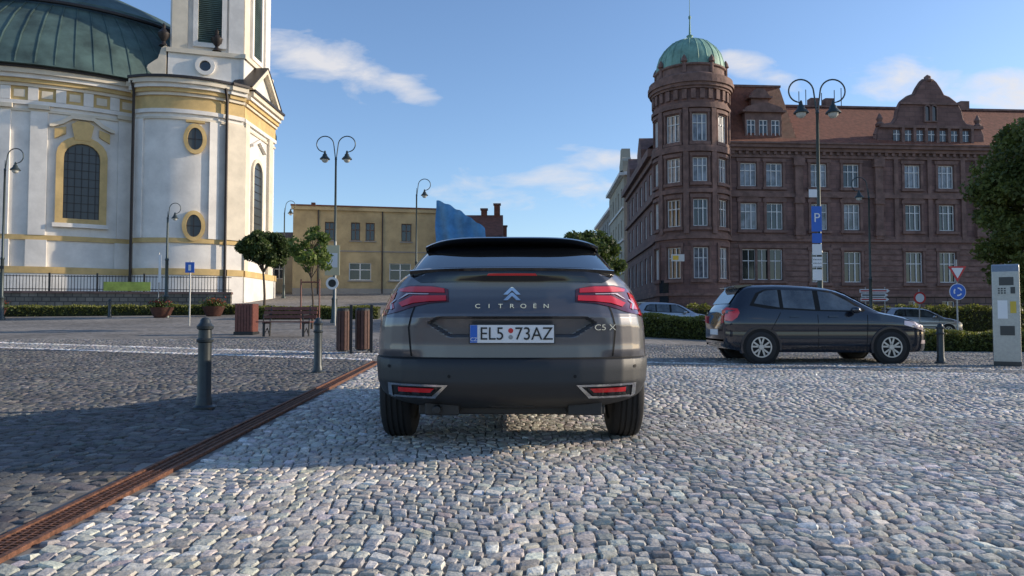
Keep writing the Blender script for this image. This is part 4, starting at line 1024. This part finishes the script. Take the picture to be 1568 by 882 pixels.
    S.prism([(6.0,1.46),(6.18,1.46),(6.06,1.50),(6.02,1.50)],lambda u,z,o:(o,u,z),-.015,.015,gloss)
    S.obj('spoilers',e,smooth=40)
    D=MB()
    D.patch([(-.72,1.088),(.72,1.088),(.82,1.120),(.90,1.158),(-.90,1.158),(-.82,1.120)],mp,.004,gloss,.025)
    D.patch([(-.205,1.128),(.205,1.128),(.195,1.142),(-.195,1.142)],mp,.010,redL,.02)
    for s in(-1,1):
        m=lambda u,z,o,s=s: mp(s*u,z,o)
        D.patch([(.455,.965),(.48,1.045),(.60,1.068),(.80,1.075),(.90,1.062),(.957,1.02),(.985,.93),(.989,.86),(.975,.86),(.90,.885),(.82,.90),(.70,.935),(.60,.955)],m,.006,redD,.02)
        D.patch([(.50,1.022),(.51,1.05),(.62,1.062),(.80,1.066),(.885,1.052),(.87,1.035),(.78,1.03)],m,.012,redL,.015)
        D.patch([(.475,.972),(.485,1.005),(.74,1.005),(.84,.96),(.80,.935),(.72,.958),(.60,.968)],m,.012,redL,.015)
        D.patch([(.90,1.035),(.945,1.012),(.968,.95),(.94,.915),(.86,.925),(.90,.975)],m,.012,redL,.012)
        D.patch([(.93,.90),(.972,.93),(.983,.87),(.92,.885)],m,.012,redL,.012)
        D.patch([(.62,1.012),(.78,1.016),(.86,.978),(.80,1.022),(.62,1.017)],m,.014,clearL,.012)
        D.patch([(.885,.985),(.92,.955),(.885,.915),(.875,.923),(.90,.955),(.875,.98)],m,.016,clearL,.01)
        D.patch([(.679,.62),(.690,.62),(.717,.80),(.703,.935),(.692,.935),(.706,.80)],m,.003,dkline,.02)
        D.patch([(.43,.447),(.86,.452),(.895,.37),(.885,.352),(.845,.352),(.86,.37),(.835,.438),(.47,.434),(.56,.372),(.845,.372),(.845,.36),(.54,.358)],m,.014,chrome,.012)
        D.patch([(.50,.427),(.80,.430),(.82,.378),(.57,.378)],m,.008,gloss,.02)
        D.patch([(.53,.423),(.79,.426),(.80,.396),(.565,.396)],m,.012,redL,.02)
        D.patch([(.845+.011*math.cos(a*PI/6),.555+.011*math.sin(a*PI/6)) for a in range(12)],m,.003,dkline,.02)
        D.patch([(.42+.011*math.cos(a*PI/6),.50+.011*math.sin(a*PI/6)) for a in range(12)],m,.003,dkline,.02)
    D.patch([(-.99,.606),(.99,.606),(.99,.614),(-.99,.614)],mp,.003,dkline,.02)
    D.obj('rear_details',e,smooth=40)
    Q=MB(); f=lambda u,z,o:(u,4.592-o,z)
    Q.prism([(-.268,.702),(.268,.702),(.268,.822),(-.268,.822)],f,-.03,.0,plast); Q.prism([(-.26,.707),(.26,.707),(.26,.817),(-.26,.817)],f,.001,.004,swhite)
    Q.prism([(-.259,.708),(-.215,.708),(-.215,.816),(-.259,.816)],f,.0045,.0055,blue); Q.obj('number_plate',e)
    blk=mat('plate_black',(.01,.01,.01),.5)
    text('EL5',.112,(-.125,4.585,.760),blk,'plate_text_a',e,ext=.0008,sx=.92); text('73AZ',.112,(.135,4.585,.760),blk,'plate_text_b',e,ext=.0008,sx=.92)
    text('CZ',.032,(-.237,4.585,.727),swhite,'plate_country',e,ext=.0008)
    St=MB(); St.prism([(.016*math.cos(a*PI/6),.782+.016*math.sin(a*PI/6)) for a in range(12)],lambda u,z,o:(u-.008,4.588-o,z),0,.002,sred)
    St.prism([(.014*math.cos(a*PI/6),.742+.014*math.sin(a*PI/6)) for a in range(12)],lambda u,z,o:(u-.008,4.588-o,z),0,.002,galv); St.obj('plate_stickers',e)
    B=MB(); fb=lambda u,z,o:(u,float(np.interp(z,LV[:,0],LV[:,1]))-o,z)
    for dz in(0,.036):
        B.prism([(-.055,.972+dz),(-.028,.972+dz),(0,.999+dz),(.028,.972+dz),(.055,.972+dz),(.012,1.015+dz),(0,1.021+dz),(-.012,1.015+dz)],fb,.002,.012,chrome)
    B.obj('badge',e)
    for i,ch in enumerate('CITROËN'):
        xx=-.215+i*.0715; text(ch,.038,(xx,4.633+float(np.interp(abs(xx)/.89,RT[:,0],RT[:,1]))-.010,.934),chrome,'lettering',e,ext=.002,sx=1.3)
    text('C5 X',.052,(.585,4.597+float(np.interp(.637,RT[:,0],RT[:,1]))-.016,.80),chrome,'model_lettering',e,ext=.003,sx=1.3).rotation_euler=(PI/2,0,.30)
    U=MB(); U.box(-.62,.62,4.95,9.0,.22,.33,plast); U.box(-.56,-.34,4.78,5.1,.235,.34,plast); U.box(.36,.58,4.78,5.1,.235,.34,plast); U.tube([(-.75,5.5,.30),(0,5.45,.24),(.75,5.5,.30)],.045,8,iron)
    U.tube([(-.48,4.72,.275),(-.48,4.95,.28)],.03,10,iron); U.box(-.14,.14,4.74,4.8,.29,.33,iron); U.obj('underbody',e,bevel=.02)
    for s in(-1,1):
        Mi=MB(); Mi.lathe(0,0,[(.02,-.1),(.085,-.07),(.10,0),(.085,.08),(.03,.11)],14,gloss,'x'); o=Mi.obj('wing_mirror',e,smooth=60); o.location=(s*1.0,7.45,1.02); o.scale=(1,1,.75)
    for yy in(5.50,8.28):
        for s in(-1,1): wheel(e,s*.815,yy,.347,.35,.225,s,'wheel',True)
main_car()
# ------------------------------------------------------------------ hatchbacks
sglass=mat('side_glass',(.085,.095,.10),.05,0,spec=1.0,coat=.6,nscale=1.6,namt=.85)  # pale base colour paints grey-green window reflections into the glass
def hatch(name,loc,rz,paintm,scale=1.0,detail=True):
    e=empty(name,loc,rz); e.scale=(scale,)*3
    S=[0,.02,.06,.12,.2,.28,.36,.42,.5,.6,.8,1.0,1.3,1.6,2.0,2.2,2.35,2.5,2.65,2.8,2.95,3.05,3.2,3.4,3.6,3.75,3.85,3.92,3.96]
    T=lambda s: float(np.interp(s,[0,.03,.08,.14,.28,.38,.46,.6,1.0,1.4,1.9,2.15,2.35,2.65,2.92,3.02,3.2,3.6,3.8,3.9,3.96],[.92,1.02,1.06,1.13,1.32,1.43,1.475,1.49,1.50,1.49,1.455,1.41,1.33,1.16,1.01,.975,.945,.85,.77,.67,.58]))
    Wd=lambda s: float(np.interp(s,[0,.03,.1,.25,.6,1.5,3.0,3.4,3.65,3.8,3.9,3.96],[.66,.73,.785,.815,.825,.825,.82,.80,.755,.68,.58,.46]))
    Zb=lambda s: float(np.interp(s,[0,.1,.4,3.5,3.85,3.96],[.36,.26,.2,.2,.22,.3]))
    bel=lambda s: min(float(np.interp(s,[0,3.0,3.4],[1.0,.93,.9])),T(s)-.06)
    wt=lambda s: float(np.interp(s,[0,.3,1,2.2,2.9,3.2],[.80,.73,.735,.74,.88,.9]))
    def hwid(s,z):
        w=Wd(s);B=bel(s);t=T(s)
        return float(np.interp(z,[Zb(s),Zb(s)+.08,.48,.66,.70,B,max(B+.01,t-.055),max(B+.02,t-.02)],[w*.93,w*.975,w*.995,w*.985,w,w*.955,w*wt(s),w*wt(s)*.9]))
    M=MB();V=[]
    for s in S:
        zb=Zb(s);t=T(s);B=bel(s); zl=[zb,zb+.08,.40,.48,.57,.66,.70,.78] ; zl=[min(max(q,zb+i*.002),B-.02+i*.001) for i,q in enumerate(zl)]
        zl+= [B, B+(t-B)*.3,B+(t-B)*.6, max(B+.012,t-.055),max(B+.022,t-.022)]
        half=[(0,zb)]+[(hwid(s,z),z) for z in zl]+[(hwid(s,zl[-1])*.8,t-.006),(hwid(s,zl[-1])*.45,t),(0,t+.004)]
        full=half+[(-a,b) for a,b in half[1:-1]][::-1]
        V+=[(s,a,b) for a,b in full]; n=len(full)
    fs=[]
    for j in range(len(S)-1):
        for i in range(n):
            k=(i+1)%n; fs.append((j*n+i,(j+1)*n+i,(j+1)*n+k,j*n+k))
    fs.append(tuple(range(n))); fs.append(tuple((len(S)-1)*n+i for i in range(n))[::-1])
    M.add(V,fs,paintm); M.obj('body',e,smooth=35)
    D=MB()
    for sg in(-1,1):
        m=lambda s,z,o,sg=sg:(s,sg*(hwid(s,z)+o),z)
        D.patch([(.47,1.09),(.62,1.33),(.80,1.40),(2.10,1.375),(2.42,1.19),(2.68,1.00),(2.62,.965),(1.7,.985),(.80,1.03)],m,.003,dkline,.08)
        D.patch([(.56,1.13),(.68,1.31),(.80,1.375),(1.04,1.39),(1.04,1.05)],m,.007,sglass,.08)
        D.patch([(1.11,1.045),(1.11,1.39),(1.71,1.375),(1.71,1.01)],m,.007,sglass,.08)
        D.patch([(1.81,1.005),(1.81,1.37),(2.08,1.325),(2.36,1.175),(2.58,1.01),(2.56,.99)],m,.007,sglass,.08)
        for pl in([(1.745,.3),(1.755,.3),(1.755,1.0),(1.745,1.0)],[(.85,.62),(.86,.62),(1.095,1.02),(1.09,1.04)],[(2.66,.3),(2.67,.3),(2.70,.9),(2.69,.92)],[(.98,.28),(2.7,.28),(2.7,.29),(.98,.29)]): D.patch(pl,m,.003,dkline,.1)
        D.patch([(1.0,.47),(2.65,.47),(2.65,.51),(1.0,.51)],m,.010,plast,.1)
        for a in(1.22,1.95): D.patch([(a,.865),(a+.18,.872),(a+.18,.897),(a,.89)],m,.02,paintm,.1)
        D.patch([(.012,.80),(.012,.99),(.08,1.055),(.24,1.03),(.27,.95),(.22,.86),(.12,.79)],m,.008,redL,.04)
        D.patch([(3.38,.72),(3.40,.80),(3.72,.77),(3.86,.66),(3.84,.60),(3.62,.66)],m,.006,clearL,.05)
        D.patch([(3.74,.36),(3.76,.43),(3.88,.43),(3.89,.36)],m,.006,clearL,.05)
        for cx in(.66,3.12):
            D.lathe(cx,.30,[(.35,sg*(.70)),(.35,sg*.829)],36,dkline,'y')
            hm=lambda u,z,o,sg=sg:(u,sg*(.822+o),z)
            for k in range(-1,22):
                a0,a1=2*PI*k/40,2*PI*(k+1)/40
                q=[(cx+r_*math.cos(a),.30+r_*math.sin(a)) for r_,a in((.388,a0),(.388,a1),(.348,a1),(.348,a0))]
                D.prism(q,hm,-.1,.013,paintm)
        D.patch([(0.02,.30),(.30,.30),(.30,.36),(.02,.40)],m,.003,plast,.1)
    r=lambda u,z,o:(-o,u,z)
    for sg in(-1,1): D.prism([(sg*.50,.74),(sg*.65,.76),(sg*.65,.90),(sg*.55,.90)],r,.0,.012,redL)
    D.prism([(-.26,.52),(.26,.52),(.26,.63),(-.26,.63)],r,0,.012,swhite)
    D.patch([(.135,-.56),(.135,.56),(.38,.50),(.38,-.50)],lambda s,y,o:(s-.006,y,T(s)+.008),0,sglass,.05)
    D.patch([(2.22,-.50),(2.22,.50),(2.88,.60),(2.88,-.60)],lambda s,y,o:(s+.006,y,T(s)+.010),0,sglass,.05)
    D.prism([(.33,1.43),(.24,1.462),(.27,1.482),(.6,1.50),(.6,1.485)],lambda u,z,o:(u,o,z),-.5,.5,paintm)
    D.obj('details',e,smooth=35)
    for sg in(-1,1):
        Mi=MB(); Mi.lathe(0,0,[(.02,-.09),(.075,-.06),(.085,0),(.07,.07),(.02,.09)],12,paintm,'x'); o=Mi.obj('wing_mirror',e,smooth=60); o.location=(2.42,sg*.90,1.0); o.rotation_euler=(0,0,PI/2); o.scale=(1,1,.8)
        for cx in(.66,3.12):
            w=wheel(e,0,0,0,.30,.19,1,'wheel'); w.location=(cx,sg*.748,.30); w.rotation_euler=(0,0,sg*PI/2)
    return e
blackp=mat('black_paint',(.012,.016,.026),.14,.1,coat=1); silverp=mat('silver_paint',(.42,.43,.45),.28,.7,coat=.8)
hatch('black_hatchback_car',(4.05,14.83,gz(5,14.8)),0,blackp)
hatch('silver_hatchback_car',(18.1,36.5,0),math.radians(-8),silverp,.92)
hatch('silver_hatchback_car',(5.8,36,gz(7,36)-.1),math.radians(0),silverp,1.0)
